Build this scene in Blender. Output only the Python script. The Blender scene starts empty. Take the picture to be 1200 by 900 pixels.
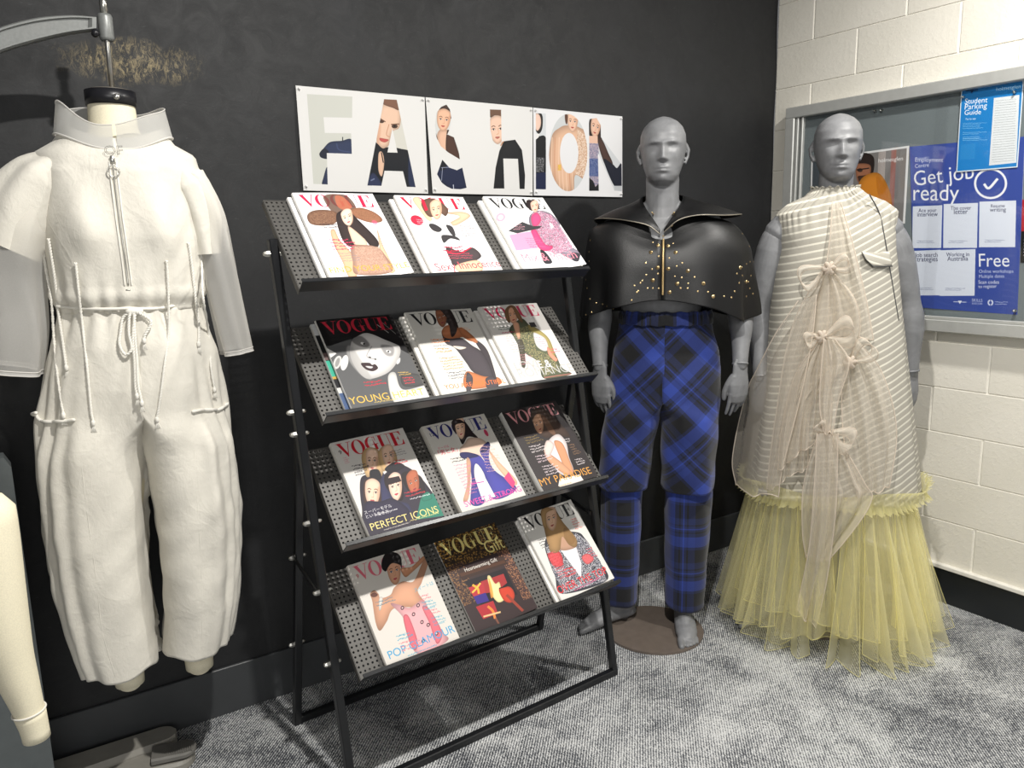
import bpy, math, random
import numpy as np
from mathutils import Matrix, Vector
from mathutils.bvhtree import BVHTree

SC = bpy.context.scene
COL = SC.collection
rnd = random.Random(7)
rng = np.random.RandomState(11)

# ------------------------------------------------------------------ camera
CAM = np.array([-2.97669, -2.34731, 1.418])
R = np.array([[0.832, 0.115, -0.543], [-0.555, 0.136, -0.821], [-0.020, 0.984, 0.177]])
_f = 915.0
def _basis():
    def ry(x, y):
        d = np.array([x - 600, -(y - 450), -_f]); return d / np.linalg.norm(d)
    ex = ry(2000, 257); ey = ry(-20, 298)
    ey = ey - ex * (ex @ ey); ey /= np.linalg.norm(ey)
    return np.array([ex, ey, np.cross(ex, ey)])
R = _basis()
cd = bpy.data.cameras.new('camera')
cam = bpy.data.objects.new('camera', cd)
COL.objects.link(cam)
cd.sensor_fit = 'HORIZONTAL'; cd.sensor_width = 36; cd.lens = _f / 1200 * 36
cd.clip_start = 0.05
M = Matrix([list(R[0]) + [CAM[0]], list(R[1]) + [CAM[1]], list(R[2]) + [CAM[2]], [0, 0, 0, 1]])
cam.matrix_world = M
SC.camera = cam

# ------------------------------------------------------------------ world, lights, exposure
w = bpy.data.worlds.new('room_air'); SC.world = w; w.use_nodes = True
w.node_tree.nodes['Background'].inputs[0].default_value = (0.98, 0.985, 1.0, 1)
w.node_tree.nodes['Background'].inputs[1].default_value = 0.16
SC.view_settings.view_transform = 'Standard'
SC.view_settings.look = 'None'
SC.view_settings.exposure = 0.0
SC.view_settings.gamma = 1.0
SC.view_settings.use_curve_mapping = False
SC.cycles.transparent_max_bounces = 24
SC.cycles.max_bounces = 8
def area(name, loc, power, size, target=None, color=(1, 0.97, 0.92)):
    l = bpy.data.lights.new(name, 'AREA'); l.energy = power; l.shape = 'SQUARE'; l.size = size; l.color = color
    o = bpy.data.objects.new(name, l); COL.objects.link(o); o.location = loc
    if target is not None:
        o.rotation_euler = (Vector(target) - Vector(loc)).to_track_quat('-Z', 'Y').to_euler()
    return o
area('ceiling_downlight', (-2.28, -1.62, 2.75), 66, 0.055)
area('ceiling_downlight', (-0.75, -1.5, 2.75), 42, 0.10)
area('front_fill_light', (-3.6, -5.2, 1.75), 62, 1.8, (-1.0, -.4, 1.0), (1.0, 0.985, 0.96))  # added fill from behind the camera to brighten upright surfaces, not a real window

# ------------------------------------------------------------------ pixel helpers (a photograph pixel on a real plane)
def ray(px, py): return R @ np.array([px - 600, -(py - 450), -_f])
def onp(px, py, p0, n):
    d = ray(px, py); n = np.array(n, float)
    return CAM + d * (((np.array(p0, float) - CAM) @ n) / (d @ n))
def onx(px, py, x): return onp(px, py, (x, 0, 0), (1, 0, 0))
def ony(px, py, y): return onp(px, py, (0, y, 0), (0, 1, 0))
def onz(px, py, z=0): return onp(px, py, (0, 0, z), (0, 0, 1))

# ------------------------------------------------------------------ materials
def lin(c):
    if isinstance(c, str):
        c = c.lstrip('#'); c = tuple(int(c[i:i + 2], 16) / 255 for i in (0, 2, 4))
    return tuple((x / 12.92 if x <= 0.04045 else ((x + 0.055) / 1.055) ** 2.4) for x in c) + (1,)
class NT:
    def __init__(s, name):
        s.m = bpy.data.materials.new(name); s.m.use_nodes = True
        s.t = s.m.node_tree; s.b = s.t.nodes['Principled BSDF']; s.out = s.t.nodes['Material Output']
    def n(s, typ, **kw):
        x = s.t.nodes.new(typ)
        for k, v in kw.items():
            if k.startswith('i_'):
                x.inputs[k[2:].replace('_', ' ')].default_value = v
            else: setattr(x, k, v)
        return x
    def l(s, a, b): s.t.links.new(a, b)
    def math(s, op, a, b=None, c=None, clamp=False):
        x = s.t.nodes.new('ShaderNodeMath'); x.operation = op; x.use_clamp = clamp
        for i, v in enumerate((a, b, c)):
            if v is None: continue
            if isinstance(v, (int, float)): x.inputs[i].default_value = v
            else: s.l(v, x.inputs[i])
        return x.outputs[0]
    def noise(s, scale, detail=4, rough=.55, vec=None, dist=0):
        x = s.n('ShaderNodeTexNoise'); x.inputs['Scale'].default_value = scale
        x.inputs['Detail'].default_value = detail; x.inputs['Roughness'].default_value = rough
        x.inputs['Distortion'].default_value = dist
        if vec is not None: s.l(vec, x.inputs['Vector'])
        return x.outputs[0]
    def ramp(s, fac, stops, interp='LINEAR'):
        x = s.n('ShaderNodeValToRGB'); cr = x.color_ramp; cr.interpolation = interp
        while len(cr.elements) < len(stops): cr.elements.new(0.5)
        for e, (p, c) in zip(cr.elements, stops):
            e.position = p; e.color = c if len(c) == 4 else tuple(c) + (1,)
        s.l(fac, x.inputs[0]); return x.outputs[0]
    def mix(s, fac, a, b, blend='MIX'):
        x = s.n('ShaderNodeMix'); x.data_type = 'RGBA'; x.blend_type = blend
        for sock, v in ((x.inputs[0], fac), (x.inputs[6], a), (x.inputs[7], b)):
            if isinstance(v, (int, float, tuple)): sock.default_value = v
            else: s.l(v, sock)
        return x.outputs[2]
    def bump(s, h, strength=.3, dist=.002):
        x = s.n('ShaderNodeBump'); x.inputs['Strength'].default_value = strength
        x.inputs['Distance'].default_value = dist; s.l(h, x.inputs['Height'])
        s.l(x.outputs[0], s.b.inputs['Normal']); return x
    def obj(s): return s.n('ShaderNodeTexCoord').outputs['Object']
    def uv(s): return s.n('ShaderNodeTexCoord').outputs['UV']
    def mapping(s, vec, scale=(1, 1, 1), rot=(0, 0, 0), loc=(0, 0, 0)):
        x = s.n('ShaderNodeMapping'); s.l(vec, x.inputs[0])
        x.inputs['Scale'].default_value = scale; x.inputs['Rotation'].default_value = rot; x.inputs['Location'].default_value = loc
        return x.outputs[0]
    def set(s, col=None, rough=None, metal=None, **kw):
        if col is not None:
            if isinstance(col, (tuple, str)): s.b.inputs['Base Color'].default_value = lin(col) if not (isinstance(col, tuple) and len(col) == 4) else col
            else: s.l(col, s.b.inputs['Base Color'])
        if rough is not None:
            if isinstance(rough, (int, float)): s.b.inputs['Roughness'].default_value = rough
            else: s.l(rough, s.b.inputs['Roughness'])
        if metal is not None: s.b.inputs['Metallic'].default_value = metal
        for k, v in kw.items(): s.b.inputs[k.replace('_', ' ')].default_value = v
        return s.m
def simple(name, col, rough=.5, metal=0, var=.08, scale=30, bump=0, bdist=.001, **kw):
    t = NT(name); c = lin(col)
    nz = t.noise(scale, 5, vec=t.obj())
    a = tuple(min(1, x * (1 - var)) for x in c[:3]) + (1,); b = tuple(min(1, x * (1 + var)) for x in c[:3]) + (1,)
    t.set(t.ramp(nz, [(.3, a), (.7, b)]), rough, metal, **kw)
    if bump: t.bump(nz, bump, bdist)
    return t.m
MT = {}
def build_materials():
    # black rendered wall: mottled trowelled paint with a scraped patch
    t = NT('black_wall_paint'); o = t.obj()
    n1 = t.noise(2.2, 6, .6, o, .6); n2 = t.noise(14, 6, .7, o, 1.2)
    base = t.ramp(n1, [(.3, lin('#101113')), (.55, lin('#17181a')), (.78, lin('#222326'))])
    sc = t.ramp(t.noise(38, 8, .75, t.mapping(o, (1, 1, 3)), 1.5), [(.60, (0, 0, 0)), (.72, (.12, .12, .125))])
    base = t.mix(.22, base, sc, 'ADD')
    sep = t.n('ShaderNodeSeparateXYZ'); t.l(o, sep.inputs[0])
    # scraped gold-brown patch on the wall beside the dress form's rod
    dx = t.math('DIVIDE', t.math('SUBTRACT', sep.outputs[0], -2.60), .19)
    dz = t.math('DIVIDE', t.math('SUBTRACT', sep.outputs[2], 1.905), .062)
    r2 = t.math('ADD', t.math('MULTIPLY', dx, dx), t.math('MULTIPLY', dz, dz))
    r2 = t.math('ADD', r2, t.math('MULTIPLY', t.math('SUBTRACT', t.noise(9, 4, .6, o), .5), 2.6))
    m = t.math('SUBTRACT', .95, r2, clamp=True)
    scr = t.noise(40, 8, .85, t.mapping(o, (1.9, 1, .8)), 1.2)
    mm = t.math('MULTIPLY', m, t.ramp(scr, [(.48, (0, 0, 0)), (.60, (1, 1, 1))]))
    base = t.mix(mm, base, lin('#8f8160'))
    t.set(base, t.math('ADD', .50, t.math('MULTIPLY', n2, .3)))
    t.bump(t.math('ADD', t.math('MULTIPLY', n1, 1.2), t.math('MULTIPLY', n2, .5)), .35, .006)
    MT['wall_black'] = t.m
    # painted concrete block
    t = NT('painted_block'); o = t.obj()
    n1 = t.noise(60, 6, .7, o); n2 = t.noise(300, 3, .6, o); n3 = t.noise(3, 2, .5, o)
    t.set(t.ramp(n3, [(.3, lin('#d9d5c9')), (.7, lin('#dfdbd0'))]), .62)
    t.bump(t.math('ADD', t.ramp(n1, [(.45, (0, 0, 0)), (.75, (1, 1, 1))]), t.math('MULTIPLY', n2, .3)), .35, .002)
    MT['block'] = t.m
    MT['mortar'] = simple('painted_mortar', '#e9e6dc', .6, bump=.3, scale=80)
    MT['trim_white'] = simple('white_trim_paint', '#e2dfd6', .5)
    MT['skirt_grey'] = simple('dark_grey_vinyl', '#3c3e40', .42, var=.12, scale=6)
    MT['skirt_black'] = simple('black_vinyl', '#1b1e20', .4, var=.1, scale=6)
    # loop carpet: pale and dark yarn in drifting patches, ribbed diagonally
    t = NT('loop_carpet'); o = t.obj()
    patch = t.noise(2.6, 6, .62, o, .8); p2 = t.noise(9, 5, .7, o, 1.5)
    yarn = t.noise(210, 2, .8, t.mapping(o, (1, .42, 1), (0, 0, .5)))
    rib = t.n('ShaderNodeTexWave', wave_type='BANDS', bands_direction='X'); rib.inputs['Scale'].default_value = 42
    rib.inputs['Distortion'].default_value = 2.5; rib.inputs['Detail'].default_value = 3; rib.inputs['Detail Scale'].default_value = 3
    t.l(t.mapping(o, (1, 1, 1), (0, 0, .75)), rib.inputs['Vector'])
    v = t.math('ADD', t.math('MULTIPLY', t.math('ADD', t.math('MULTIPLY', patch, .6), t.math('MULTIPLY', p2, .4)), .85), t.math('MULTIPLY', yarn, .75))
    v = t.math('ADD', v, t.math('MULTIPLY', rib.outputs['Fac'], .20))
    t.set(t.ramp(v, [(.70, lin('#2b2d33')), (.82, lin('#595c62')), (.92, lin('#929496')), (1.0, lin('#d2d3d2'))]), .95)
    t.bump(t.math('ADD', yarn, rib.outputs['Fac']), .8, .004)
    MT['carpet'] = t.m
    MT['rack'] = simple('black_powder_coat', '#17181a', .30, 0, bump=.08, scale=200)
    MT['rack_shelf'] = simple('grey_black_perforated_steel', '#52504d', .46, .3, bump=.08, scale=200)
    MT['steel'] = simple('bright_steel', '#c9c7c0', .28, 1)
    MT['alu'] = simple('brushed_aluminium', '#c3c4c0', .42, .5, var=.05)
    MT['cast'] = simple('grey_hammered_cast_metal', '#7d7f7d', .42, .25, bump=.15, scale=150)
    MT['stand'] = simple('dark_grey_painted_steel', '#54595a', .5, .1)
    MT['base_grey'] = simple('dull_grey_base_paint', '#8d8a82', .5)
    MT['brass'] = simple('brass', '#cbb183', .28, .95)
    MT['grey_zip'] = simple('dull_silver_zip', '#8d877b', .4, .7)
    MT['gold_zip'] = simple('gold_zip_teeth', '#c2a878', .35, .8)
    MT['rubber'] = simple('grey_rubber', '#6f6d68', .6)
    MT['cream_canvas'] = simple('cream_form_linen', '#e4dcc2', .85, bump=.3, scale=400, bdist=.0006)
    MT['black_cap'] = simple('black_cap_plastic', '#17171b', .35)
    MT['felt'] = simple('grey_felt', '#687173', .95, bump=.2, scale=400)
    MT['paper'] = simple('page_edges', '#e6e2d8', .8, var=.05)
    MT['white_paper'] = simple('white_paper', '#e9e8e6', .6, var=.02)
    MT['dark_glass'] = simple('smoked_base_plate', '#6a6058', .22, .1)
    # mannequin: grey fibreglass, softly mottled
    t = NT('grey_mannequin_fibreglass'); o = t.obj()
    n1 = t.noise(16, 6, .65, o, .8); n2 = t.noise(70, 4, .6, t.mapping(o, (1, 1, .25)))
    c = t.ramp(n1, [(.3, lin('#696a6c')), (.7, lin('#7d7e80'))])
    dirt = t.ramp(t.noise(24, 5, .6, o), [(.71, (0, 0, 0)), (.75, (1, 1, 1))])
    c = t.mix(t.math('MULTIPLY', dirt, .55), c, lin('#3c3c3e'))
    t.set(c, t.math('ADD', .38, t.math('MULTIPLY', n2, .2)), **{'Specular_IOR_Level': .5})
    t.bump(n2, .08, .001); MT['mannequin'] = t.m
    # black leather
    t = NT('black_leather'); o = t.obj()
    v = t.n('ShaderNodeTexVoronoi'); v.inputs['Scale'].default_value = 420; t.l(o, v.inputs['Vector'])
    t.set('#0b0b0c', .44, **{'Specular_IOR_Level': .4}); t.bump(t.math('ADD', v.outputs[0], t.noise(25, 3, .5, o)), .25, .0012); MT['leather'] = t.m
    # tartan, straight and on the bias
    blk = lin('#0b0c10'); mid = lin('#18244f'); bri = lin('#2a4198')
    def tartan(name, rot):
        t = NT(name); uvv = t.mapping(t.uv(), (1 / .168,) * 3, (0, 0, rot))
        sp = t.n('ShaderNodeSeparateXYZ'); t.l(uvv, sp.inputs[0])
        stops = [(0, blk), (.25, mid), (.31, bri), (.54, mid), (.62, blk), (.655, mid), (.70, bri), (.73, mid), (.78, blk), (.815, mid), (.95, blk)]
        a = t.ramp(t.math('FRACT', t.math('ADD', sp.outputs[0], 20)), stops, 'CONSTANT')
        b = t.ramp(t.math('FRACT', t.math('ADD', sp.outputs[1], 20.3)), stops, 'CONSTANT')
        c = t.mix(.5, a, b)
        tw = t.n('ShaderNodeTexWave'); tw.inputs['Scale'].default_value = 160; t.l(t.mapping(t.uv(), (1, 1, 1), (0, 0, .785 + rot)), tw.inputs['Vector'])
        c = t.mix(.25, c, tw.outputs[0], 'MULTIPLY')
        t.set(c, .9, **{'Sheen_Weight': .15}); t.bump(t.noise(30, 5, .6, t.uv()), .25, .004); return t.m
    MT['tartan'] = tartan('blue_tartan_wool', 0); MT['tartan_bias'] = tartan('blue_tartan_wool_on_the_bias', math.radians(45))
    # white linen
    def cloth(name, col, rough=.85, weave=900, fold=9, fs=.3, trans=0):
        t = NT(name); uvv = t.uv(); o = t.obj()
        n1 = t.noise(weave, 2, .7, t.mapping(o, (1, 1, .3))); n2 = t.noise(fold, 5, .6, t.mapping(o, (1.6, 1.6, .8)), .7); n3 = t.noise(60, 4, .7, o, .8)
        rg = t.noise(7, 3, .5, t.mapping(o, (1.3, 1.3, 1.0)), 1.1); rg = t.math('SUBTRACT', 1, t.math('ABSOLUTE', t.math('MULTIPLY', t.math('SUBTRACT', rg, .5), 6)), clamp=True)
        rg2 = t.noise(24, 3, .5, o, .8); rg2 = t.math('SUBTRACT', 1, t.math('ABSOLUTE', t.math('MULTIPLY', t.math('SUBTRACT', rg2, .5), 7)), clamp=True)
        n2 = t.math('ADD', n2, t.math('ADD', t.math('MULTIPLY', rg, .30), t.math('MULTIPLY', rg2, .10)))
        c = lin(col)
        t.set(t.ramp(n3, [(.3, tuple(x * .96 for x in c[:3])), (.7, c)]), rough, **{'Sheen_Weight': .1})
        t.bump(t.math('ADD', t.math('ADD', t.math('MULTIPLY', n2, .8), t.math('MULTIPLY', n3, .3)), t.math('MULTIPLY', n1, .05)), fs, .008)
        return t.m
    MT['linen'] = cloth('crumpled_white_linen', '#d4d0c5', fs=.36)
    MT['linen_rope'] = cloth('white_cotton_rope', '#dedbd2', fs=.1)
    # sheer cloths
    def sheer(name, col, fac, edge, rough=.6, trl=.45):
        t = NT(name)
        lw = t.n('ShaderNodeLayerWeight'); lw.inputs[0].default_value = .35
        nz = t.noise(500, 2, .6, t.obj())
        f = t.math('ADD', t.math('MULTIPLY', lw.outputs['Facing'], edge), t.math('ADD', fac - .05, t.math('MULTIPLY', nz, .1)), clamp=True)
        tr = t.n('ShaderNodeBsdfTransparent'); df = t.n('ShaderNodeBsdfDiffuse'); tl = t.n('ShaderNodeBsdfTranslucent')
        df.inputs[0].default_value = lin(col); tl.inputs[0].default_value = lin(col)
        m1 = t.n('ShaderNodeMixShader'); m1.inputs[0].default_value = trl; t.l(df.outputs[0], m1.inputs[1]); t.l(tl.outputs[0], m1.inputs[2])
        m2 = t.n('ShaderNodeMixShader'); t.l(f, m2.inputs[0]); t.l(tr.outputs[0], m2.inputs[1]); t.l(m1.outputs[0], m2.inputs[2])
        t.l(m2.outputs[0], t.out.inputs[0]); return t.m
    MT['organza_white'] = sheer('sheer_white_organza', '#f5f3ee', .46, .45)
    MT['organza_collar'] = sheer('stiff_sheer_white_organza', '#d6d6d4', .72, .3)
    MT['organza_beige'] = sheer('sheer_blush_beige_organza', '#e8e0d3', .38, .5)
    MT['organza_sheer'] = sheer('very_sheer_beige_organza', '#e8e0d3', .20, .5)
    MT['tulle'] = sheer('yellow_tulle', '#fffad2', .15, .55, trl=.6)
    MT['tulle_dense'] = sheer('gathered_yellow_tulle', '#fbf5bd', .42, .4, trl=.6)
    MT['hem_beige'] = sheer('folded_organza_hem', '#e6dccf', .7, .2)
    MT['hem_white'] = sheer('folded_white_organza_hem', '#eceae6', .85, .2)
    # striped linen (v of the uv map runs across the stripes, in metres)
    t = NT('striped_oatmeal_linen'); sp = t.n('ShaderNodeSeparateXYZ'); t.l(t.uv(), sp.inputs[0])
    fr = t.math('FRACT', t.math('ADD', t.math('DIVIDE', sp.outputs[1], .0245), 50))
    c = t.ramp(fr, [(0, lin('#a19d92')), (.66, lin('#a5a196')), (.72, lin('#d0ccbe')), (.92, lin('#d2cec0')), (.98, lin('#a19d92'))])
    c = t.mix(.5, c, t.ramp(t.noise(260, 3, .7, t.obj()), [(.3, (.8, .8, .8)), (.7, (1, 1, 1))]), 'MULTIPLY')
    t.set(c, .9); t.bump(t.noise(14, 5, .6, t.obj(), .5), .25, .008); MT['stripe'] = t.m
    # glass
    t = NT('clear_sliding_glass'); tr = t.n('ShaderNodeBsdfTransparent'); gl = t.n('ShaderNodeBsdfGlossy'); gl.inputs['Roughness'].default_value = .03
    fr = t.n('ShaderNodeLayerWeight'); fr.inputs[0].default_value = .5; fz = t.math('ADD', t.math('MULTIPLY', t.math('POWER', fr.outputs['Facing'], 5.0), .6), .03, clamp=True)
    mx = t.n('ShaderNodeMixShader'); t.l(fz, mx.inputs[0]); t.l(tr.outputs[0], mx.inputs[1]); t.l(gl.outputs[0], mx.inputs[2]); t.l(mx.outputs[0], t.out.inputs[0])
    MT['glass'] = t.m
build_materials()
def flat(name, col, rough=.6): return simple(name, col, rough, var=.02)

# ------------------------------------------------------------------ mesh helpers
class MB:
    def __init__(s): s.V = []; s.F = []; s.UV = []; s.MI = []; s.n = 0
    def add(s, V, F, uv=None, mi=0):
        V = [tuple(map(float, v)) for v in V]
        s.V += V; s.F += [tuple(i + s.n for i in f) for f in F]
        s.UV += ([tuple(map(float, u)) for u in uv] if uv is not None else [(v[0], v[2]) for v in V])
        s.MI += [mi] * len(F); s.n += len(V); return s
    def box(s, c, d, rot=None, bev=0):
        x, y, z = (k / 2 for k in d)
        P = np.array([(a * x, b * y, e * z) for a in (-1, 1) for b in (-1, 1) for e in (-1, 1)])
        if bev:
            P2 = []
            for a in (-1, 1):
                for b in (-1, 1):
                    for e in (-1, 1):
                        P2 += [(a * (x - bev), b * (y - bev), e * z), (a * (x - bev), b * y, e * (z - bev)), (a * x, b * (y - bev), e * (z - bev))]
            P = np.array(P2)
            if rot is not None: P = P @ np.array(rot).T
            P = P + np.array(c)
            import bmesh
            bm = bmesh.new()
            for p in P: bm.verts.new(p)
            bmesh.ops.convex_hull(bm, input=bm.verts); bm.verts.index_update()
            s.add([v.co[:] for v in bm.verts], [[v.index for v in f.verts] for f in bm.faces]); bm.free(); return s
        if rot is not None: P = P @ np.array(rot).T
        P = P + np.array(c)
        return s.add(P, [(0, 1, 3, 2), (4, 6, 7, 5), (0, 4, 5, 1), (2, 3, 7, 6), (0, 2, 6, 4), (1, 5, 7, 3)])
    def tube(s, pts, rad, seg=10, flat=None, cap=True, squash=None, twist=0):
        V, F = tube(pts, rad, seg, cap, squash, twist); return s.add(V, F)
    def grid(s, P, uv=None, mi=0):
        V, F = gridmesh(P); return s.add(V, F, None if uv is None else np.asarray(uv).reshape(-1, 2), mi)
    def disc(s, c, r, h, seg=32, n=(0, 0, 1)):
        return s.tube([np.array(c) - np.array(n) * h / 2, np.array(c) + np.array(n) * h / 2], [r, r], seg, cap='flat')
    def build(s, name, mat, parent=None, smooth=True, mods=None):
        me = bpy.data.meshes.new(name); me.from_pydata(s.V, [], s.F)
        for m in (mat if isinstance(mat, list) else [mat]): me.materials.append(MT[m] if isinstance(m, str) else m)
        ul = me.uv_layers.new(name='UVMap')
        li = np.empty(len(me.loops), dtype=np.int32); me.loops.foreach_get('vertex_index', li)
        ul.data.foreach_set('uv', np.array(s.UV, dtype=np.float32)[li].ravel())
        me.polygons.foreach_set('use_smooth', [smooth] * len(me.polygons))
        me.polygons.foreach_set('material_index', s.MI); me.update()
        return link(name, me, parent)
def link(name, me, parent=None):
    o = bpy.data.objects.new(name, me); COL.objects.link(o)
    if parent is not None: o.parent = parent
    return o
def gridmesh(P):
    n, m = P.shape[:2]
    F = [(i * m + j, i * m + j + 1, (i + 1) * m + j + 1, (i + 1) * m + j) for i in range(n - 1) for j in range(m - 1)]
    return P.reshape(-1, 3), F
def smooth_path(pts, n):
    pts = np.array(pts, float); k = len(pts)
    if k < 3: return np.array([pts[0] + (pts[-1] - pts[0]) * t for t in np.linspace(0, 1, n)])
    d = np.r_[0, np.cumsum(np.linalg.norm(np.diff(pts, axis=0), axis=1))]; tt = np.linspace(0, d[-1], n)
    ext = np.vstack([2 * pts[0] - pts[1], pts, 2 * pts[-1] - pts[-2]]); out = []
    for t in tt:
        i = min(max(np.searchsorted(d, t) - 1, 0), k - 2); u = (t - d[i]) / (d[i + 1] - d[i])
        a, b, c, e = ext[i], ext[i + 1], ext[i + 2], ext[i + 3]
        out.append(.5 * (2 * b + (c - a) * u + (2 * a - 5 * b + 4 * c - e) * u * u + (3 * b - a - 3 * c + e) * u ** 3))
    return np.array(out)
def tube(pts, rad, seg=10, cap=True, squash=None, twist=0):
    pts = np.array(pts, float); n = len(pts)
    rad = np.full(n, rad) if np.isscalar(rad) else np.array(rad, float)
    if cap is True:   # rounded ends
        d0 = pts[0] - pts[1]; d0 /= np.linalg.norm(d0); d1 = pts[-1] - pts[-2]; d1 /= np.linalg.norm(d1)
        pre = [pts[0] + d0 * rad[0] * k for k in (.95, .7)]; pr = [rad[0] * .3, rad[0] * .71]
        post = [pts[-1] + d1 * rad[-1] * k for k in (.7, .95)]; po = [rad[-1] * .71, rad[-1] * .3]
        pts = np.vstack([pre, pts, post]); rad = np.r_[pr, rad, po]; n += 4
    T = np.gradient(pts, axis=0); T /= np.linalg.norm(T, axis=1)[:, None] + 1e-12
    up = np.array([0, 1, 0.]) if abs(T[0][1]) < .9 else np.array([1, 0, 0.])
    if squash is not None: up = np.array(squash[2], float)
    V = []
    a = up - T[0] * (up @ T[0]); a /= np.linalg.norm(a)
    for i in range(n):
        a = (a if squash is None else up) ; a = a - T[i] * (a @ T[i]); a /= np.linalg.norm(a); b = np.cross(T[i], a)
        for k in range(seg):
            t = 2 * math.pi * k / seg + twist * i
            sa, sb = (1, 1) if squash is None else squash[:2]
            V.append(pts[i] + rad[i] * (sa * math.cos(t) * a + sb * math.sin(t) * b))
    F = [(i * seg + k, i * seg + (k + 1) % seg, (i + 1) * seg + (k + 1) % seg, (i + 1) * seg + k) for i in range(n - 1) for k in range(seg)]
    if cap: F += [tuple(range(seg))[::-1], tuple((n - 1) * seg + k for k in range(seg))]
    return V, F
def voxelize(mb, size, it=4, name='shape'):
    o = mb.build(name, 'mannequin')
    r = o.modifiers.new('r', 'REMESH'); r.mode = 'VOXEL'; r.voxel_size = size; r.use_smooth_shade = True
    if it:
        sm = o.modifiers.new('s', 'SMOOTH'); sm.factor = .5; sm.iterations = it
    dg = bpy.context.evaluated_depsgraph_get()
    me = bpy.data.meshes.new_from_object(o.evaluated_get(dg)); old = o.data
    bpy.data.objects.remove(o); bpy.data.meshes.remove(old)
    me.name = name; me.materials.clear(); me.materials.append(MT['mannequin'])
    me.polygons.foreach_set('use_smooth', [True] * len(me.polygons)); return me
def empty(name, loc=(0, 0, 0), rz=0, parent=None):
    o = bpy.data.objects.new(name, None); COL.objects.link(o); o.location = loc; o.rotation_euler = (0, 0, rz)
    o.empty_display_size = .1
    if parent is not None: o.parent = parent
    return o
def tag(o, label=None, cat=None, group=None, kind=None):
    if label: o['label'] = label
    if cat: o['category'] = cat
    if group: o['group'] = group
    if kind: o['kind'] = kind
    return o
class Frame:
    """local axes of a standing thing: +x to its left hand (our right), -y the way it faces, z up"""
    def __init__(s, B, F):
        s.B = np.array([B[0], B[1], 0.]); F = np.array([F[0], F[1], 0.]); s.F = F / np.linalg.norm(F)
        s.X = np.array([-s.F[1], s.F[0], 0.]); s.rz = math.atan2(s.X[1], s.X[0])
    def W(s, V): V = np.asarray(V, float); return s.B + V[..., 0:1] * s.X - V[..., 1:2] * s.F + V[..., 2:3] * np.array([0, 0, 1.])
    def L(s, V): V = np.asarray(V, float) - s.B; return np.stack([V @ s.X, -(V @ s.F), V[..., 2]], -1)
    def px(s, x, y, fwd=0): return s.L(onp(x, y, s.B + s.F * fwd, s.F))
    def empty(s, name): return empty(name, tuple(s.B), s.rz)
    def bvh(s, V, F): return BVHTree.FromPolygons([tuple(v) for v in s.W(np.array(V))], [tuple(f) for f in F])
    def hit(s, bvh, x, y, off=.002, fall=0.1):
        d = ray(x, y); d = d / np.linalg.norm(d)
        h = bvh.ray_cast(Vector(CAM), Vector(d))
        if h[0] is None: return s.px(x, y, fall), np.array([0, -1, 0.])
        n = np.array(h[1]);  n = n if n @ d < 0 else -n
        p = np.array(h[0]) + n * off
        return s.L(p), np.array([n @ s.X, -(n @ s.F), n[2]])
def sstep(a, b, x): t = np.clip((x - a) / (b - a), 0, 1); return t * t * (3 - 2 * t)
def interp(tab, z):
    tab = sorted(tab); return np.interp(z, [t[0] for t in tab], [t[1] for t in tab])
# ------------------------------------------------------------------ printed artwork (drawn in code, flat print only)
def homog(src, dst):
    A = []
    for (x, y), (u, v) in zip(src, dst):
        A.append([x, y, 1, 0, 0, 0, -u * x, -u * y]); A.append([0, 0, 0, x, y, 1, -v * x, -v * y])
    h = np.linalg.solve(np.array(A, float), np.array([c for p in dst for c in p], float))
    return np.append(h, 1).reshape(3, 3)
_GL = {}
def outline(txt, bold=0):
    k = (txt, bold)
    if k not in _GL:
        cu = bpy.data.curves.new('lettering', 'FONT'); cu.body = txt; cu.fill_mode = 'NONE'; cu.offset = bold; cu.resolution_u = 3
        o = bpy.data.objects.new('lettering', cu); COL.objects.link(o)
        dg = bpy.context.evaluated_depsgraph_get(); ev = o.evaluated_get(dg); m = ev.to_mesh()
        v = np.array([q.co[:2] for q in m.vertices]).reshape(-1, 2); e = np.array([q.vertices[:] for q in m.edges]).reshape(-1, 2)
        ev.to_mesh_clear(); bpy.data.objects.remove(o); bpy.data.curves.remove(cu)
        v = v - [v[:, 0].min(), 0]; _GL[k] = (v, e)
    return _GL[k]
def hexc(c): 
    if isinstance(c, str): c = c.lstrip('#'); return np.array([int(c[i:i + 2], 16) / 255 for i in (0, 2, 4)])
    return np.array(c)
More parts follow.
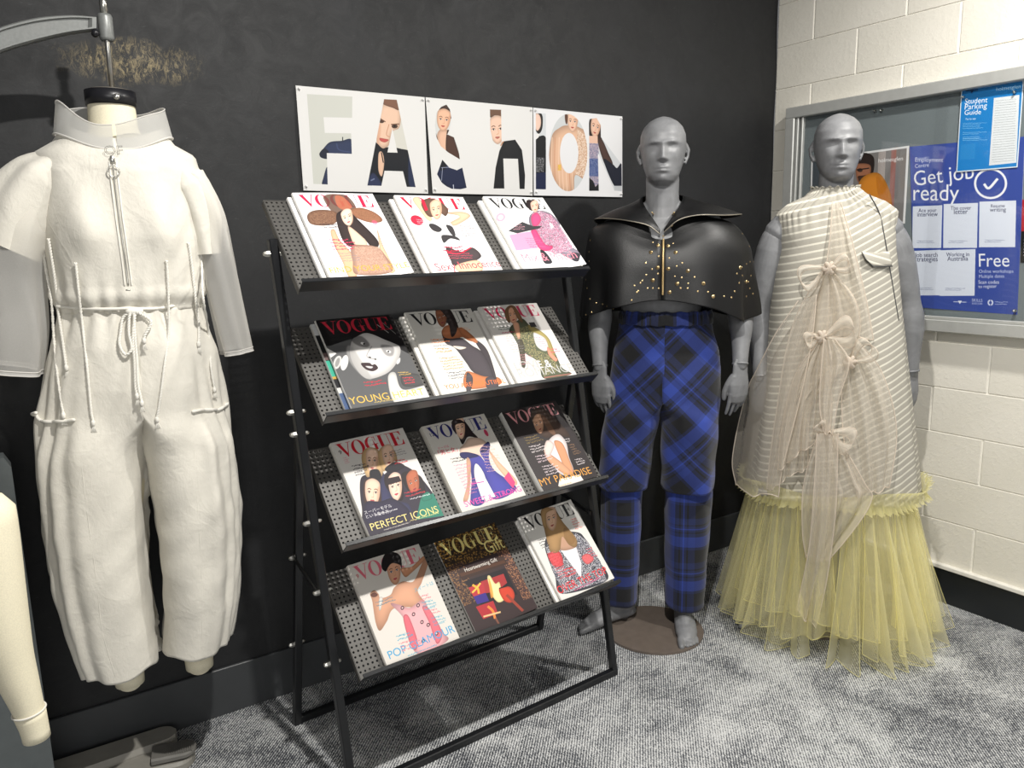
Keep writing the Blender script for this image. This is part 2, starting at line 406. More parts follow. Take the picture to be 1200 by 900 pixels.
class Art:
    def __init__(s, W, H, bg, corners=None, res=1.7):
        s.w, s.h, s.r = W, H, res; s.W, s.H = int(W * res), int(H * res)
        s.a = np.empty((s.H * 2, s.W * 2, 3)); s.a[:] = hexc(bg); s.clip = None
        s.K = None if corners is None else homog(corners, [(0, 0), (W, 0), (W, H), (0, H)])
    def mp(s, pts, uv=False):
        p = np.array(pts, float).reshape(-1, 2)
        if s.K is not None and not uv:
            q = np.c_[p, np.ones(len(p))] @ s.K.T; p = q[:, :2] / q[:, 2:]
        return p * s.r * 2
    def edges(s, A, B):
        H, W = s.a.shape[:2]
        acc = np.zeros((H, W + 1), np.int32)
        y0, y1 = A[:, 1], B[:, 1]; lo = np.ceil(np.minimum(y0, y1) - .5).astype(int); hi = np.ceil(np.maximum(y0, y1) - .5).astype(int)
        lo = np.clip(lo, 0, H); hi = np.clip(hi, 0, H); n = hi - lo
        if n.sum() <= 0: return None
        idx = np.repeat(np.arange(len(A)), n); st = np.repeat(np.cumsum(n) - n, n); row = np.arange(n.sum()) - st + lo[idx]
        t = (row + .5 - y0[idx]) / (y1[idx] - y0[idx]); x = A[idx, 0] + t * (B[idx, 0] - A[idx, 0])
        cidx = np.clip(np.ceil(x - .5).astype(int), 0, W)
        r0, r1 = row.min(), row.max() + 1; c0 = cidx.min(); c1 = max(cidx.max(), c0 + 1)
        sub = np.zeros((r1 - r0, c1 - c0 + 1), np.int32); np.add.at(sub, (row - r0, cidx - c0), 1)
        return r0, c0, (np.cumsum(sub, axis=1) % 2)[:, :-1].astype(float)
    def put(s, m, col, a=1.0):
        if m is None: return
        r, c, k = m
        if k.size == 0: return
        k = k * a
        if s.clip is not None: k = k * s.clip[r:r + k.shape[0], c:c + k.shape[1]]
        v = s.a[r:r + k.shape[0], c:c + k.shape[1]]; k = k[..., None]
        v[:] = v * (1 - k) + (hexc(col) if not isinstance(col, np.ndarray) or col.ndim == 1 else col) * k
    def m_poly(s, pts, uv=False):
        p = s.mp(pts, uv); return s.edges(p, np.roll(p, -1, 0))
    def soften(s, m, px):
        r, c, k = m; px = int(px * s.r * 2); H, W = s.a.shape[:2]
        r0, c0 = max(0, r - px), max(0, c - px); r1, c1 = min(H, r + k.shape[0] + px), min(W, c + k.shape[1] + px)
        b = np.zeros((r1 - r0, c1 - c0)); b[r - r0:r - r0 + k.shape[0], c - c0:c - c0 + k.shape[1]] = k
        for _ in range(2):
            for ax in (0, 1):
                q = max(1, px // 2); cs = np.cumsum(np.pad(b, [(q + 1, q) if i == ax else (0, 0) for i in (0, 1)], mode='edge'), axis=ax)
                n = b.shape[ax]; b = (np.take(cs, range(2 * q + 1, n + 2 * q + 1), axis=ax) - np.take(cs, range(0, n), axis=ax)) / (2 * q + 1)
        return r0, c0, b
    def P(s, pts, col, a=1.0, soft=0, uv=False):
        m = s.m_poly(pts, uv)
        if m is not None and soft: m = s.soften(m, soft)
        s.put(m, col, a); return s
    def shade(s, pts, col, a, uv):
        m = s.m_poly(pts, uv)
        if m is None: return
        s.put(m, col, a); d = min(m[2].shape)
        if d > 26 and a > .8:
            b = s.soften(m, d * .20 / (s.r * 2)); full = np.zeros_like(b[2]); r0, c0 = m[0] - b[0], m[1] - b[1]; full[r0:r0 + m[2].shape[0], c0:c0 + m[2].shape[1]] = m[2]
            k = full * np.clip(1 - b[2], 0, 1); s.put((b[0], b[1], k), hexc(col) * .35, .62)
    def C(s, pts, col, a=1.0, soft=0, uv=False):   # closed smooth outline
        p = np.array(list(pts) + [pts[0]], float); q = np.vstack([p[-2], p, p[1]]); o = []
        for i in range(1, len(q) - 2):
            for u in np.linspace(0, 1, 8, endpoint=False):
                a0, b0, c0, e0 = q[i - 1], q[i], q[i + 1], q[i + 2]
                o.append(.5 * (2 * b0 + (c0 - a0) * u + (2 * a0 - 5 * b0 + 4 * c0 - e0) * u * u + (3 * b0 - a0 - 3 * c0 + e0) * u ** 3))
        if not soft: s.shade(o, col, a, uv); return s
        return s.P(o, col, a, soft, uv)
    def E(s, cx, cy, rx, ry, col, rot=0, a=1.0, soft=0, uv=False):
        t = np.linspace(0, 2 * math.pi, 28, endpoint=False); x, y = rx * np.cos(t), ry * np.sin(t); k = math.radians(rot)
        return s.P(np.c_[cx + x * math.cos(k) - y * math.sin(k), cy + x * math.sin(k) + y * math.cos(k)], col, a, soft, uv)
    def S(s, pts, wd, col, a=1.0, soft=0, uv=False):    # stroke
        p = smooth_path([tuple(q) + (0,) for q in pts], 16)[:, :2]; T = np.gradient(p, axis=0); T /= np.linalg.norm(T, axis=1)[:, None] + 1e-9
        N = np.c_[-T[:, 1], T[:, 0]]; ww = np.array(wd if hasattr(wd, '__len__') else [wd, wd], float)
        k = np.interp(np.linspace(0, 1, 16), np.linspace(0, 1, len(ww)), ww)[:, None] / 2
        return s.P(np.vstack([p + N * k, (p - N * k)[::-1]]), col, a, soft, uv)
    def spk(s, pts, cols, cell=2.0, uv=False, seed=1, a=1.0, smooth=True):       # mottled print
        m = s.m_poly(pts, uv)
        if m is None: return s
        r, c, k = m; g = max(1, int(cell * s.r * 2)); rs = np.random.RandomState(seed)
        n = rs.randint(0, len(cols), (k.shape[0] // g + 1, k.shape[1] // g + 1)); n = np.kron(n, np.ones((g, g), int))[:k.shape[0], :k.shape[1]]
        s.put((r, c, k), np.array([hexc(q) for q in cols])[n], a); return s
    def T(s, txt, p0, p1, col, hs=1.0, bold=.01, a=1.0, uv=False):     # text fitted between two baseline points
        v, e = outline(txt, bold); A, B = s.mp([p0, p1], uv); d = B - A; L = np.linalg.norm(d); d = d / L; n = np.array([d[1], -d[0]])
        k = L / max(v[:, 0].max(), 1e-6); q = A + v[:, :1] * k * d + v[:, 1:] * k * hs * n
        s.put(s.edges(q[e[:, 0]], q[e[:, 1]]), col, a); return s
    def blurb(s, p0, p1, lines, lh, col, a=.85, seed=1, fill=.62, uv=True, thick=.55):   # illegible small print
        rs = np.random.RandomState(seed); A, B = np.array(p0, float), np.array(p1, float); d = B - A; L = np.linalg.norm(d); d /= L; n = np.array([-d[1], d[0]])
        for i in range(lines):
            x = 0; end = L * (1 if lines == 1 else rs.uniform(.6, 1))
            while x < end:
                wch = lh * rs.uniform(.35, .75)
                q = A + d * x + n * (i * lh)
                for _ in range(2):
                    o = rs.uniform(0, lh * thick * .8); hh = rs.uniform(.18, .4) * lh * thick * 1.3
                    s.P([q + n * o, q + d * wch * .8 + n * o, q + d * wch * .8 + n * (o + hh), q + n * (o + hh)], col, a, uv=uv)
                x += wch
        return s
    def face(s, cx, cy, fw, fh, ang=0, skin='#eec6ab', lip='#b8434c', eye='#3a2a24', brow='#6b4a38', shade='#c98f70', turn=0, det=1):
        k = math.radians(ang); ca, sa = math.cos(k), math.sin(k)
        def q(x, y): return (cx + (x * ca - y * sa) * fw, cy + (x * sa + y * ca) * fh)
        s.C([q(-.5, -.25), q(-.42, -.52), q(0, -.66), q(.42, -.52), q(.5, -.25), q(.46, .12), q(.3, .42), q(0, .6), q(-.3, .42), q(-.46, .12)], skin)
        s.C([q(.5 if turn <= 0 else -.5, -.3), q(.30 if turn <= 0 else -.30, -.2), q(.30 if turn <= 0 else -.3, .3), q(.1, .56), q(.34 if turn <= 0 else -.34, .42)], shade, .45, soft=fw * .03)
        t = turn * .12
        for sx in (-1, 1):
            ex = sx * .22 + t
            s.S([q(ex - .12, -.16), q(ex, -.21), q(ex + .12, -.16)], fh * .035, brow, .9)
            s.E(*q(ex, -.05), fw * .11, fh * .05, shade, ang, .5)
            s.E(*q(ex, -.05), fw * .095, fh * .036, '#f4eee8', ang); s.E(*q(ex, -.05), fw * .045, fh * .04, eye, ang)
            s.S([q(ex - .11, -.06), q(ex, -.095), q(ex + .11, -.06)], fh * .02, eye)
        s.S([q(t + .04, -.1), q(t + .08, .12), q(t - .02, .17)], fh * .018, shade, .8)
        s.E(*q(t - .03, .17), fw * .03, fh * .012, shade, ang); s.E(*q(t + .06, .165), fw * .03, fh * .012, shade, ang)
        s.C([q(t - .15, .30), q(t - .04, .27), q(t, .285), q(t + .04, .27), q(t + .15, .30), q(t, .37)], lip)
        s.S([q(t - .14, .302), q(t + .14, .302)], fh * .012, '#7a2730', .8)
        return s
    def image(s, name):
        a = s.a[:s.H * 2, :s.W * 2].reshape(s.H, 2, s.W, 2, 3).mean((1, 3))
        im = bpy.data.images.new(name, s.W, s.H); px = np.ones((s.H, s.W, 4), np.float32); px[..., :3] = np.clip(a, 0, 1)[::-1]
        im.pixels.foreach_set(px.ravel()); im.update(); im.pack(); return im
    def mat(s, name, rough=.35, coat=.0):
        t = NT(name); x = t.n('ShaderNodeTexImage'); x.image = s.image(name); x.extension = 'EXTEND'; t.l(t.uv(), x.inputs[0])
        t.l(t.mix(1.0, x.outputs[0], (.84, .84, .84, 1), 'MULTIPLY'), t.b.inputs['Base Color']); t.b.inputs['Roughness'].default_value = rough; t.b.inputs['Specular IOR Level'].default_value = .3; t.b.inputs['Coat Weight'].default_value = coat; t.b.inputs['Coat Roughness'].default_value = .15
        return t.m
VG = None
def vogue(s, col, x0=11, x1=209, y0=7, y1=50, a=1.0, only='VOGUE'):
    """the didone title lettering in cover millimetres"""
    W = 4.62; kx = (x1 - x0) / W; ky = y1 - y0
    def el(cx, cy, rx, ry, a0=0, a1=360, n=36): t = np.radians(np.linspace(a0, a1, n)); return list(zip(cx + rx * np.cos(t), cy + ry * np.sin(t)))
    def put(off, polys, hole=None):
        for p in polys: s.P([(x0 + (off + x) * kx, y0 + y * ky) for x, y in p], col, a, uv=True)
    def ring(off, o, i):
        po = s.mp([(x0 + (off + x) * kx, y0 + y * ky) for x, y in o], True); pi = s.mp([(x0 + (off + x) * kx, y0 + y * ky) for x, y in i], True)
        s.put(s.edges(np.vstack([po, pi]), np.vstack([np.roll(po, -1, 0), np.roll(pi, -1, 0)])), col, a)
    if 'V' in only: put(0, [[(-.02, 0), (.42, 0), (.42, .03), (-.02, .03)], [(.06, .02), (.30, .02), (.60, .82), (.53, 1.0)], [(.50, 1), (.55, 1), (.84, .02), (.80, .02)], [(.66, 0), (.98, 0), (.98, .03), (.66, .03)]])
    if 'O' in only: ring(.92, el(.45, .5, .44, .52), el(.45, .5, .235, .485))
    if 'G' in only:
        ring(1.86, el(.46, .5, .44, .52, 50, 312) + [(.62, .07)] , [(q[0], q[1]) for q in el(.52, .5, .29, .485, 70, 292)])
        put(1.86, [[(.60, .56), (.79, .56), (.79, .93), (.60, .97)], [(.48, .545), (.92, .545), (.92, .575), (.48, .575)], [(.76, .0), (.79, .0), (.79, .33), (.76, .33)]])
    if 'U' in only:
        put(2.80, [[(-.02, 0), (.44, 0), (.44, .03), (-.02, .03)], [(.10, .02), (.33, .02), (.33, .72), (.10, .72)], [(.60, 0), (.92, 0), (.92, .03), (.60, .03)], [(.745, .02), (.78, .02), (.78, .72), (.745, .72)]])
        put(2.80, [el(.44, .7, .34, .32, 0, 180) + el(.54, .7, .208, .28, 180, 0)])
    if 'E' in only: put(3.72, [[(-.02, 0), (.8, 0), (.8, .035), (-.02, .035)], [(.10, 0), (.34, 0), (.34, 1), (.10, 1)], [(-.02, .965), (.86, .965), (.86, 1), (-.02, 1)], [(.77, .03), (.80, .03), (.80, .30), (.77, .30), (.70, .1), (.58, .03)], [(.83, .97), (.86, .97), (.86, .64), (.83, .64), (.74, .9), (.60, .97)], [(.3, .48), (.58, .48), (.58, .51), (.3, .51)], [(.55, .36), (.58, .36), (.58, .64), (.55, .64), (.50, .5)]])
    return s

# ------------------------------------------------------------------ the room
def brick_wall():
    root = MB(); root.box((.05, -1.9, 1.45), (.10, 3.8, 2.9)); wl = root.build('wall_right', 'mortar', None, False)
    tag(wl, kind='structure')
    z0 = .1547; H = .1728; cache = {}
    def brick(L, D=.012, H2=H):
        k = (round(L, 3), round(H2, 3))
        if k not in cache:
            o = MB().box((0, 0, 0), (D * 2, L - .006, H2 - .0024), bev=.0022).build('block', 'block', None, False); me = o.data; bpy.data.objects.remove(o); cache[k] = me
        return cache[k]
    for r in range(0, 16):
        z = z0 + (r + .5) * H; off = -.182 if r % 2 == 0 else -.384
        ys = [0, off] + [off - .4 * k for k in range(1, 9)]
        for a, b in zip(ys[:-1], ys[1:]):
            o = link('block', brick(a - b), wl); o.location = (.0085, (a + b) / 2, z)
    zb = z0
    t = MB().box((-.008, -1.9, z0 - .006), (.03, 3.8, .018), bev=.003).build('trim_1', 'trim_white', None, False); tag(t, kind='structure')
    s_ = MB().box((-.003, -1.9, (z0 - .015) / 2), (.014, 3.8, z0 - .015), bev=.002).build('baseboard_right', 'skirt_black', None, False); tag(s_, kind='structure')
brick_wall()
# rear wall: gently uneven render
gx = np.linspace(-4.2, 0.0, 90); gz = np.linspace(0, 2.9, 70); X, Z = np.meshgrid(gx, gz, indexing='ij')
Y = .0016 * (np.sin(X * 7 + Z * 3) + np.sin(Z * 11 - X * 4) + np.sin(X * 19 + 1) * np.sin(Z * 17)) + .003
o = MB().grid(np.stack([X, Y, Z], -1)).build('wall_back', 'wall_black'); tag(o, kind='structure')
zb = ony(320, 764, 0)[2]
o = MB().box((-2.1, -.004, zb / 2), (4.2, .012, zb), bev=.002).build('baseboard_back', 'skirt_grey', None, False); tag(o, kind='structure')
o = MB().box((-2.1, -1.9, -.02), (4.3, 4.0, .04)).build('floor', 'carpet', None, False); tag(o, kind='structure')

# ------------------------------------------------------------------ noticeboard on the block wall
FX = -.055
ztop = onx(1200, 76.5, FX)[2]; zbot = onx(1200, 397, FX)[2]; yl = onx(921.3, 128, FX)[1]; yr = -2.35
def frame_bar(mb, a, b, wd, d=.055):
    a, b = np.array(a), np.array(b); c = (a + b) / 2; L = abs(b - a) + np.array([0, 0, 0])
    mb.box((FX / 2 - .004, c[1], c[2]), (d, max(abs(b[1] - a[1]), wd), max(abs(b[2] - a[2]), wd)), bev=.003)
nb = empty('noticeboard', (0, (yl + yr) / 2, zbot))
tag(nb, 'long grey noticeboard in an aluminium frame with sliding glass on the white block wall', 'noticeboard')
def nbp(mb, name, mat, smooth=False):
    mb.V = [(v[0], v[1] - (yl + yr) / 2, v[2] - zbot) for v in mb.V]; return mb.build(name, mat, nb, smooth)
fw = .045
for nm, a, b in (('frame_rail', (0, yl, ztop - fw / 2), (0, yr, ztop - fw / 2)), ('frame_rail', (0, yl, zbot + fw / 2), (0, yr, zbot + fw / 2)), ('frame_stile', (0, yl - fw / 2, zbot + fw), (0, yl - fw / 2, ztop - fw)), ('frame_stile', (0, yr + fw / 2, zbot + fw), (0, yr + fw / 2, ztop - fw))):
    m = MB(); frame_bar(m, a, b, fw); nbp(m, nm, 'alu')
nbp(MB().box((-.016, (yl + yr) / 2, (ztop + zbot) / 2), (.008, yl - yr - .06, ztop - zbot - .06)), 'felt_back', 'felt')
m = MB().box((-.040, yl - fw - .010, (ztop + zbot) / 2), (.022, .012, ztop - zbot - .09), bev=.002)
m.box((-.040, yl - fw - .032, (ztop + zbot) / 2), (.016, .010, ztop - zbot - .09), bev=.002); nbp(m, 'sliding_track', 'alu')
m = MB().box((-.044, (yl + yr) / 2, zbot + fw + .006), (.02, yl - yr - .09, .012), bev=.002); nbp(m, 'bottom_track', 'alu')
ysp = onx(1103, 150, -.04)[1]
nbp(MB().box((-.036, (yl - fw + ysp) / 2 - .02, (ztop + zbot) / 2), (.004, yl - fw - ysp, ztop - zbot - .10)), 'glass_pane', 'glass')
nbp(MB().box((-.046, (yr + ysp) / 2 + .03, (ztop + zbot) / 2), (.004, ysp - yr - .02, ztop - zbot - .10)), 'glass_pane', 'glass')
q = onx(1080, 371, -.055); nbp(MB().box((-.056, q[1], q[2] + .006), (.012, .02, .03), bev=.002), 'lock', 'steel')
for x, y in ((1025, 130), (1032.5, 129.5)):
    q = onx(x, y, -.03); nbp(MB().tube([(-.022, q[1], q[2]), (-.034, q[1], q[2])], [.005, .004], 10), 'push_pin', 'steel')
def poster(name, label, cat, px4, art, size, x=-.022, th=.0012, group=None):
    P = [onx(a, b, x) for a, b in px4]; c = sum(P) / 4; o = empty(name, tuple(c)); tag(o, label, cat)
    g = np.zeros((6, 6, 3))
    for i in range(6):
        for j in range(6):
            u, v = i / 5, j / 5
            p = (P[0] * (1 - u) + P[1] * u) * (1 - v) + (P[3] * (1 - u) + P[2] * u) * v
            g[i, j] = p - c + np.array([-.0015 * math.sin(3 * u + 2 * v), 0, 0])
    uv = [(i / 5, 1 - j / 5) for i in range(6) for j in range(6)]
    MB().grid(g, uv).build('printed_sheet', art, o)
    bk = g.copy(); bk[..., 0] += th; MB().grid(bk[::-1]).build('paper_backing', 'white_paper', o)
    return o, P, c
# big blue employment poster; artwork traced in the 780x900 close-up of the board
PC = [((1066 - 940) * 3, (172 - 90) * 3), ((1201 - 940) * 3, (160 - 90) * 3), ((1192 - 940) * 3, (369 - 90) * 3), ((1072 - 940) * 3, (360 - 90) * 3)]
A = Art(420, 594, '#3a4f9e', PC, 1.3)
A.P([(378, 246), (440, 240), (430, 470), (380, 450)], '#4a60ab', .6, soft=8)
A.T('Employment', (398, 303), (497, 305), '#e8ecf6', 1.0, .03); A.T('Centre', (398, 327), (447, 322), '#e8ecf6', 1.0, .03); A.T('Holmesglen', (400, 296), (446, 290), '#c5cdea', 1, .0)
A.T('Get job', (396, 394), (606, 366), '#f2f4f8', 1.0, .06); A.T('ready', (392, 446), (552, 448), '#f2f4f8', 1.0, .06)
A.E(663, 386, 58, 57, '#f0f2f8'); A.E(663, 386, 50, 49, '#3a4f9e'); A.S([(640, 387), (657, 403), (688, 368)], 9, '#f2f4f8')
for (x0, y0, x1, y1, a, b) in ((390, 468, 494, 614, 'Ace your', 'interview'), (499, 460, 619, 614, 'The cover', 'letter'), (624, 452, 752, 612, 'Resume', 'writing'), (388, 624, 488, 772, 'Job search', 'strategies'), (486, 622, 610, 774, 'Working in', 'Australia')):
    A.P([(x0, y0), (x1, y0 - 4), (x1 - 4, y1), (x0 - 2, y1)], '#dfe6f2')
    cx = (x0 + x1) / 2; wt = (x1 - x0) * .36
    ha, hb = len(a) * 4.0, len(b) * 4.0
    A.T(a, (cx - ha, y0 + 21), (cx + ha, y0 + 20), '#22264a', 1, .04); A.T(b, (cx - hb, y0 + 36), (cx + hb, y0 + 35), '#22264a', 1, .04)
    p = A.mp([(cx - wt, y1 - 26)])[0] / (A.r * 2); q2 = A.mp([(cx + wt, y1 - 26)])[0] / (A.r * 2)
    A.blurb(p, q2, 2, 6, '#5a6488', .6)
A.T('Free', (622, 678), (728, 678), '#f2f4f8', 1.0, .03)
A.T('Online workshops', (622, 699), (742, 699), '#d3daef', 1, 0); A.T('Multiple dates', (622, 716), (710, 715), '#d3daef', 1, 0)
A.T('Scan codes', (620, 735), (692, 735), '#f2f4f8', 1, .03); A.T('to register', (620, 749), (684, 748), '#f2f4f8', 1, .03)
A.P([(548, 790), (562, 790), (555, 801)], '#e8ecf6'); A.S([(532, 793), (578, 795)], 2.5, '#e8ecf6', .8)
A.T('SKILLS', (597, 793), (634, 794), '#d3daef', 1, 0); A.T('AND JOBS', (597, 802), (634, 803), '#d3daef', 1, 0)
A.E(662, 797, 10, 10, '#d3daef'); A.E(662, 797, 5, 5, '#3a4f9e'); A.P([(661, 787), (664, 787), (664, 807), (661, 807)], '#3a4f9e'); A.blurb(A.mp([(677, 793)])[0] / A.r / 2, A.mp([(732, 794)])[0] / A.r / 2, 2, 7, '#d3daef', .7)
o, P4, c4 = poster('employment_poster', 'large blue Get job ready poster with a tick in a ring, pinned inside the noticeboard', 'poster', [(1066, 172), (1201, 160), (1192, 369), (1072, 360)], A.mat('employment_poster_print', .4), 0)
q = onx(1190, 364, -.026) - c4; MB().tube([(q[0] - .003, q[1], q[2]), (q[0] - .012, q[1], q[2])], [.006, .005], 10).build('push_pin', 'steel', o)
PC = [((1126.7 - 940) * 3, (101.9 - 90) * 3), ((1200 - 940) * 3, (92 - 90) * 3), ((1192 - 940) * 3, (196 - 90) * 3), ((1120.8 - 940) * 3, (201.9 - 90) * 3)]
A = Art(297, 420, '#dfe8f0', PC, 1.5)
A.P([(5, 5), (292, 5), (292, 415), (5, 415)], '#1f80c8', uv=True)
A.P([(590, 44), (606, 43), (598, 60)], '#123a66'); A.S([(576, 50), (620, 46)], 4, '#123a66')
A.T('holmesglen', (684, 50), (768, 40), '#bfe0f4', 1, 0)
A.T('Student', (572, 96), (653, 90), '#ffffff', 1, .05); A.T('Parking', (572, 116), (651, 110), '#ffffff', 1, .03); A.T('Guide', (571, 135), (630, 132), '#ffffff', 1, .03); A.T('Pay by app', (576, 152), (612, 150), '#ffffff', 1, .0)
for y in (160, 172, 192, 208, 214): A.blurb(A.mp([(566, y + 3)])[0] / A.r / 2, A.mp([(656, y)])[0] / A.r / 2, 2, 8, '#a9d4f2', .6, seed=y)
A.P([(676, 75), (764, 64), (752, 302), (658, 312)], '#dfe4e6')
for i in range(26):
    y = 82 + i * 8.6; A.blurb(A.mp([(682 - i * .6, y + 2)])[0] / A.r / 2, A.mp([(752 - i * .3, y - 5)])[0] / A.r / 2, 1, 6, '#6e7478', .6, seed=i)
A.P([(560, 240), (612, 234), (608, 288), (556, 292)], '#2b88cc')
o, P4, c4 = poster('parking_poster', 'bright blue Student Parking Guide sheet overlapping the top of the big blue poster', 'poster', [(1126.7, 101.9), (1200, 92), (1192, 196), (1120.8, 201.9)], A.mat('parking_poster_print', .4), 0, x=-.027)
for a, b in ((1130, 114), (1190, 108)):
    q = onx(a, b, -.027) - c4; MB().tube([(q[0] - .003, q[1], q[2]), (q[0] - .011, q[1], q[2])], [.005, .004], 10).build('push_pin', 'steel', o)
PC = [((950.7 - 940) * 3, (186.7 - 90) * 3), ((1065.3 - 940) * 3, (170.7 - 90) * 3), ((1060 - 940) * 3, (262 - 90) * 3), ((949 - 940) * 3, (268 - 90) * 3)]
A = Art(420, 297, '#e5e6e6', PC, 1.3)
A.P([(8, 8), (412, 8), (412, 289), (8, 289)], '#7d7a78', uv=True)
A.P([(8, 8), (150, 8), (150, 289), (8, 289)], '#4a5157', uv=True); A.P([(300, 8), (330, 8), (330, 289), (300, 289)], '#a79f9a', uv=True); A.P([(352, 8), (372, 8), (372, 289), (352, 289)], '#9a6a62', uv=True)
A.C([(190, 312), (196, 276), (226, 268), (252, 284), (252, 330), (236, 370), (204, 372)], '#2a1f1c')
A.C([(190, 314), (206, 305), (240, 312), (238, 350), (220, 376), (194, 366)], '#a06a4e')
A.S([(192, 328), (236, 322)], 4, '#1a1412'); A.E(204, 329, 9, 7, '#1a1412', 0, .7); A.C([(196, 352), (214, 348), (236, 346), (226, 372), (206, 376)], '#2c1c16', .8)
A.C([(200, 374), (240, 340), (280, 348), (312, 420), (300, 470), (190, 470)], '#d98a2b'); A.C([(262, 350), (300, 400), (296, 460), (270, 430)], '#b86d1c', .6, soft=3)
A.T('holmesglen', (268, 302), (354, 294), '#f4f4f4', 1, .0)
poster('student_photo_poster', 'landscape poster of a bearded man in a mustard jacket, behind the grey head', 'poster', [(950.7, 186.7), (1065.3, 170.7), (1060, 262), (949, 268)], A.mat('photo_poster_print', .4), 0, x=-.0235)
A = Art(150, 300, '#b2252f', None, 1.5); A.P([(0, 150), (150, 150), (150, 300), (0, 300)], '#17181a', uv=True); A.blurb((20, 190), (130, 190), 6, 14, '#e8e8e8', .8); A.blurb((20, 40), (130, 40), 4, 14, '#f0dede', .8)
poster('red_black_notice', 'red and black notice at the right edge of the picture beside the blue poster', 'poster', [(1198, 234), (1224, 232), (1221, 306), (1196, 308)], A.mat('red_notice_print', .4), 0, x=-.021)
# ------------------------------------------------------------------ FASHION sheets on the black wall
def letters(A, polys_list):      # clip to the union of letter shapes
    cl = np.zeros(A.a.shape[:2])
    for ps in polys_list:
        acc = None
        for p in ps:
            m = A.m_poly(p); 
            if m is None: continue
            r, c, k = m; full = np.zeros_like(cl); full[r:r + k.shape[0], c:c + k.shape[1]] = k
            acc = full if acc is None else np.abs(acc - full)
        cl = np.maximum(cl, acc)
    A.clip = cl
def circ(cx, cy, rx, ry, n=40): t = np.linspace(0, 2 * math.pi, n, endpoint=False); return list(zip(cx + rx * np.cos(t), cy + ry * np.sin(t)))
PAPER = '#dedddb'
A1 = Art(420, 297, PAPER, [(40, 35), (1050, 130), (1085, 878), (103, 860)], 2)
letters(A1, [[[(128, 103), (484, 124), (482, 290), (258, 285), (268, 408), (474, 412), (480, 572), (284, 566), (292, 812), (180, 808)]],
             [[(733, 145), (832, 150), (985, 828), (915, 826), (884, 706), (738, 702), (714, 820), (604, 818)], [(798, 372), (840, 562), (760, 560)]]])
A1.P([(100, 60), (1100, 60), (1100, 880), (100, 880)], '#c8c9c1'); A1.P([(700, 100), (1000, 100), (1000, 840), (820, 500)], '#cfcdc4')
A1.C([(226, 578), (258, 530), (310, 480), (400, 470), (480, 462), (520, 600), (280, 612)], '#2d3754'); A1.C([(226, 578), (262, 530), (300, 560), (276, 612)], '#1c2130'); A1.S([(360, 490), (380, 540), (470, 560)], 10, '#414d70', .7)
A1.S([(408, 440), (408, 476)], 7, '#20242c'); A1.C([(282, 680), (300, 700), (292, 815), (248, 812), (258, 760)], '#27304a')
A1.C([(690, 250), (728, 180), (850, 210), (866, 290), (850, 370), (800, 400), (772, 500), (726, 530), (680, 500), (676, 400)], '#e3bfa6')
A1.C([(728, 140), (850, 150), (850, 228), (800, 212), (728, 184)], '#7a5542'); A1.C([(700, 300), (706, 400), (690, 500), (676, 480), (680, 360)], '#d7a487', .7, soft=4)
A1.E(714, 318, 20, 14, '#4a3328'); A1.E(816, 356, 24, 17, '#4a3328'); A1.E(816, 354, 9, 9, '#14100e'); A1.S([(702, 296), (744, 322)], 8, '#6b4a38'); A1.S([(788, 342), (852, 338)], 8, '#6b4a38')
A1.S([(772, 340), (752, 420), (780, 440)], 6, '#c48d72'); A1.C([(698, 448), (730, 452), (770, 462), (740, 482), (704, 470)], '#b9544e')
A1.C([(660, 480), (720, 528), (760, 520), (860, 530), (960, 580), (1000, 840), (590, 840), (640, 560)], '#15181f'); A1.C([(690, 570), (720, 560), (735, 640), (718, 745), (690, 700)], '#dcb69c'); A1.S([(712, 560), (728, 640)], 8, '#15181f')
A1.C([(600, 820), (640, 720), (690, 760), (720, 830)], '#2b3350'); A1.C([(930, 570), (965, 600), (985, 830), (930, 800)], '#232c48'); A1.S([(630, 780), (660, 765)], 10, '#6b7390')
A2 = Art(420, 297, PAPER, [(55, 70), (925, 145), (925, 857), (122, 835)], 2)
letters(A2, [[[(222, 130), (250, 170), (262, 240), (250, 330), (230, 380), (222, 372), (285, 400), (320, 490), (332, 575), (240, 520), (180, 470), (146, 400), (132, 300), (142, 200), (180, 150)]],
             [[(194, 578), (250, 640), (310, 660), (352, 640), (388, 795), (340, 806), (270, 802), (200, 770), (154, 690)]],
             [[(574, 166), (665, 168), (668, 432), (780, 416), (836, 500), (862, 700), (858, 806), (818, 806), (803, 570), (682, 568), (692, 802), (604, 802), (620, 640), (660, 465), (600, 440), (576, 330)]]])
A2.P([(55, 70), (925, 145), (925, 857), (122, 835)], '#cfd0ce')
A2.C([(150, 380), (230, 340), (330, 560), (200, 600)], '#e0b59b'); A2.C([(228, 350), (262, 360), (290, 420), (330, 580), (228, 530)], '#4a3026'); A2.C([(226, 120), (270, 180), (262, 250), (220, 180), (160, 170)], '#3d2a22')
A2.face(200, 262, 110, 150, 6, '#e8b899', '#b8574c'); A2.P([(140, 360), (158, 420), (150, 420)], '#2b1f1c')
A2.C([(194, 578), (360, 640), (392, 800), (270, 806), (150, 700)], '#1b2340'); A2.C([(194, 578), (230, 636), (180, 660)], '#16181f'); A2.S([(186, 640), (256, 636)], 5, '#8a90a8'); A2.S([(196, 640), (190, 740)], 4, '#9a9fb4'); A2.S([(282, 770), (286, 806)], 6, '#b8bccb')
A2.P([(560, 160), (700, 160), (700, 480), (560, 480)], '#d6d5d2'); A2.C([(574, 150), (680, 150), (672, 240), (620, 215), (576, 232)], '#6b4e3c'); A2.face(632, 340, 130, 190, -4, '#e9c3ac', '#b86a5c')
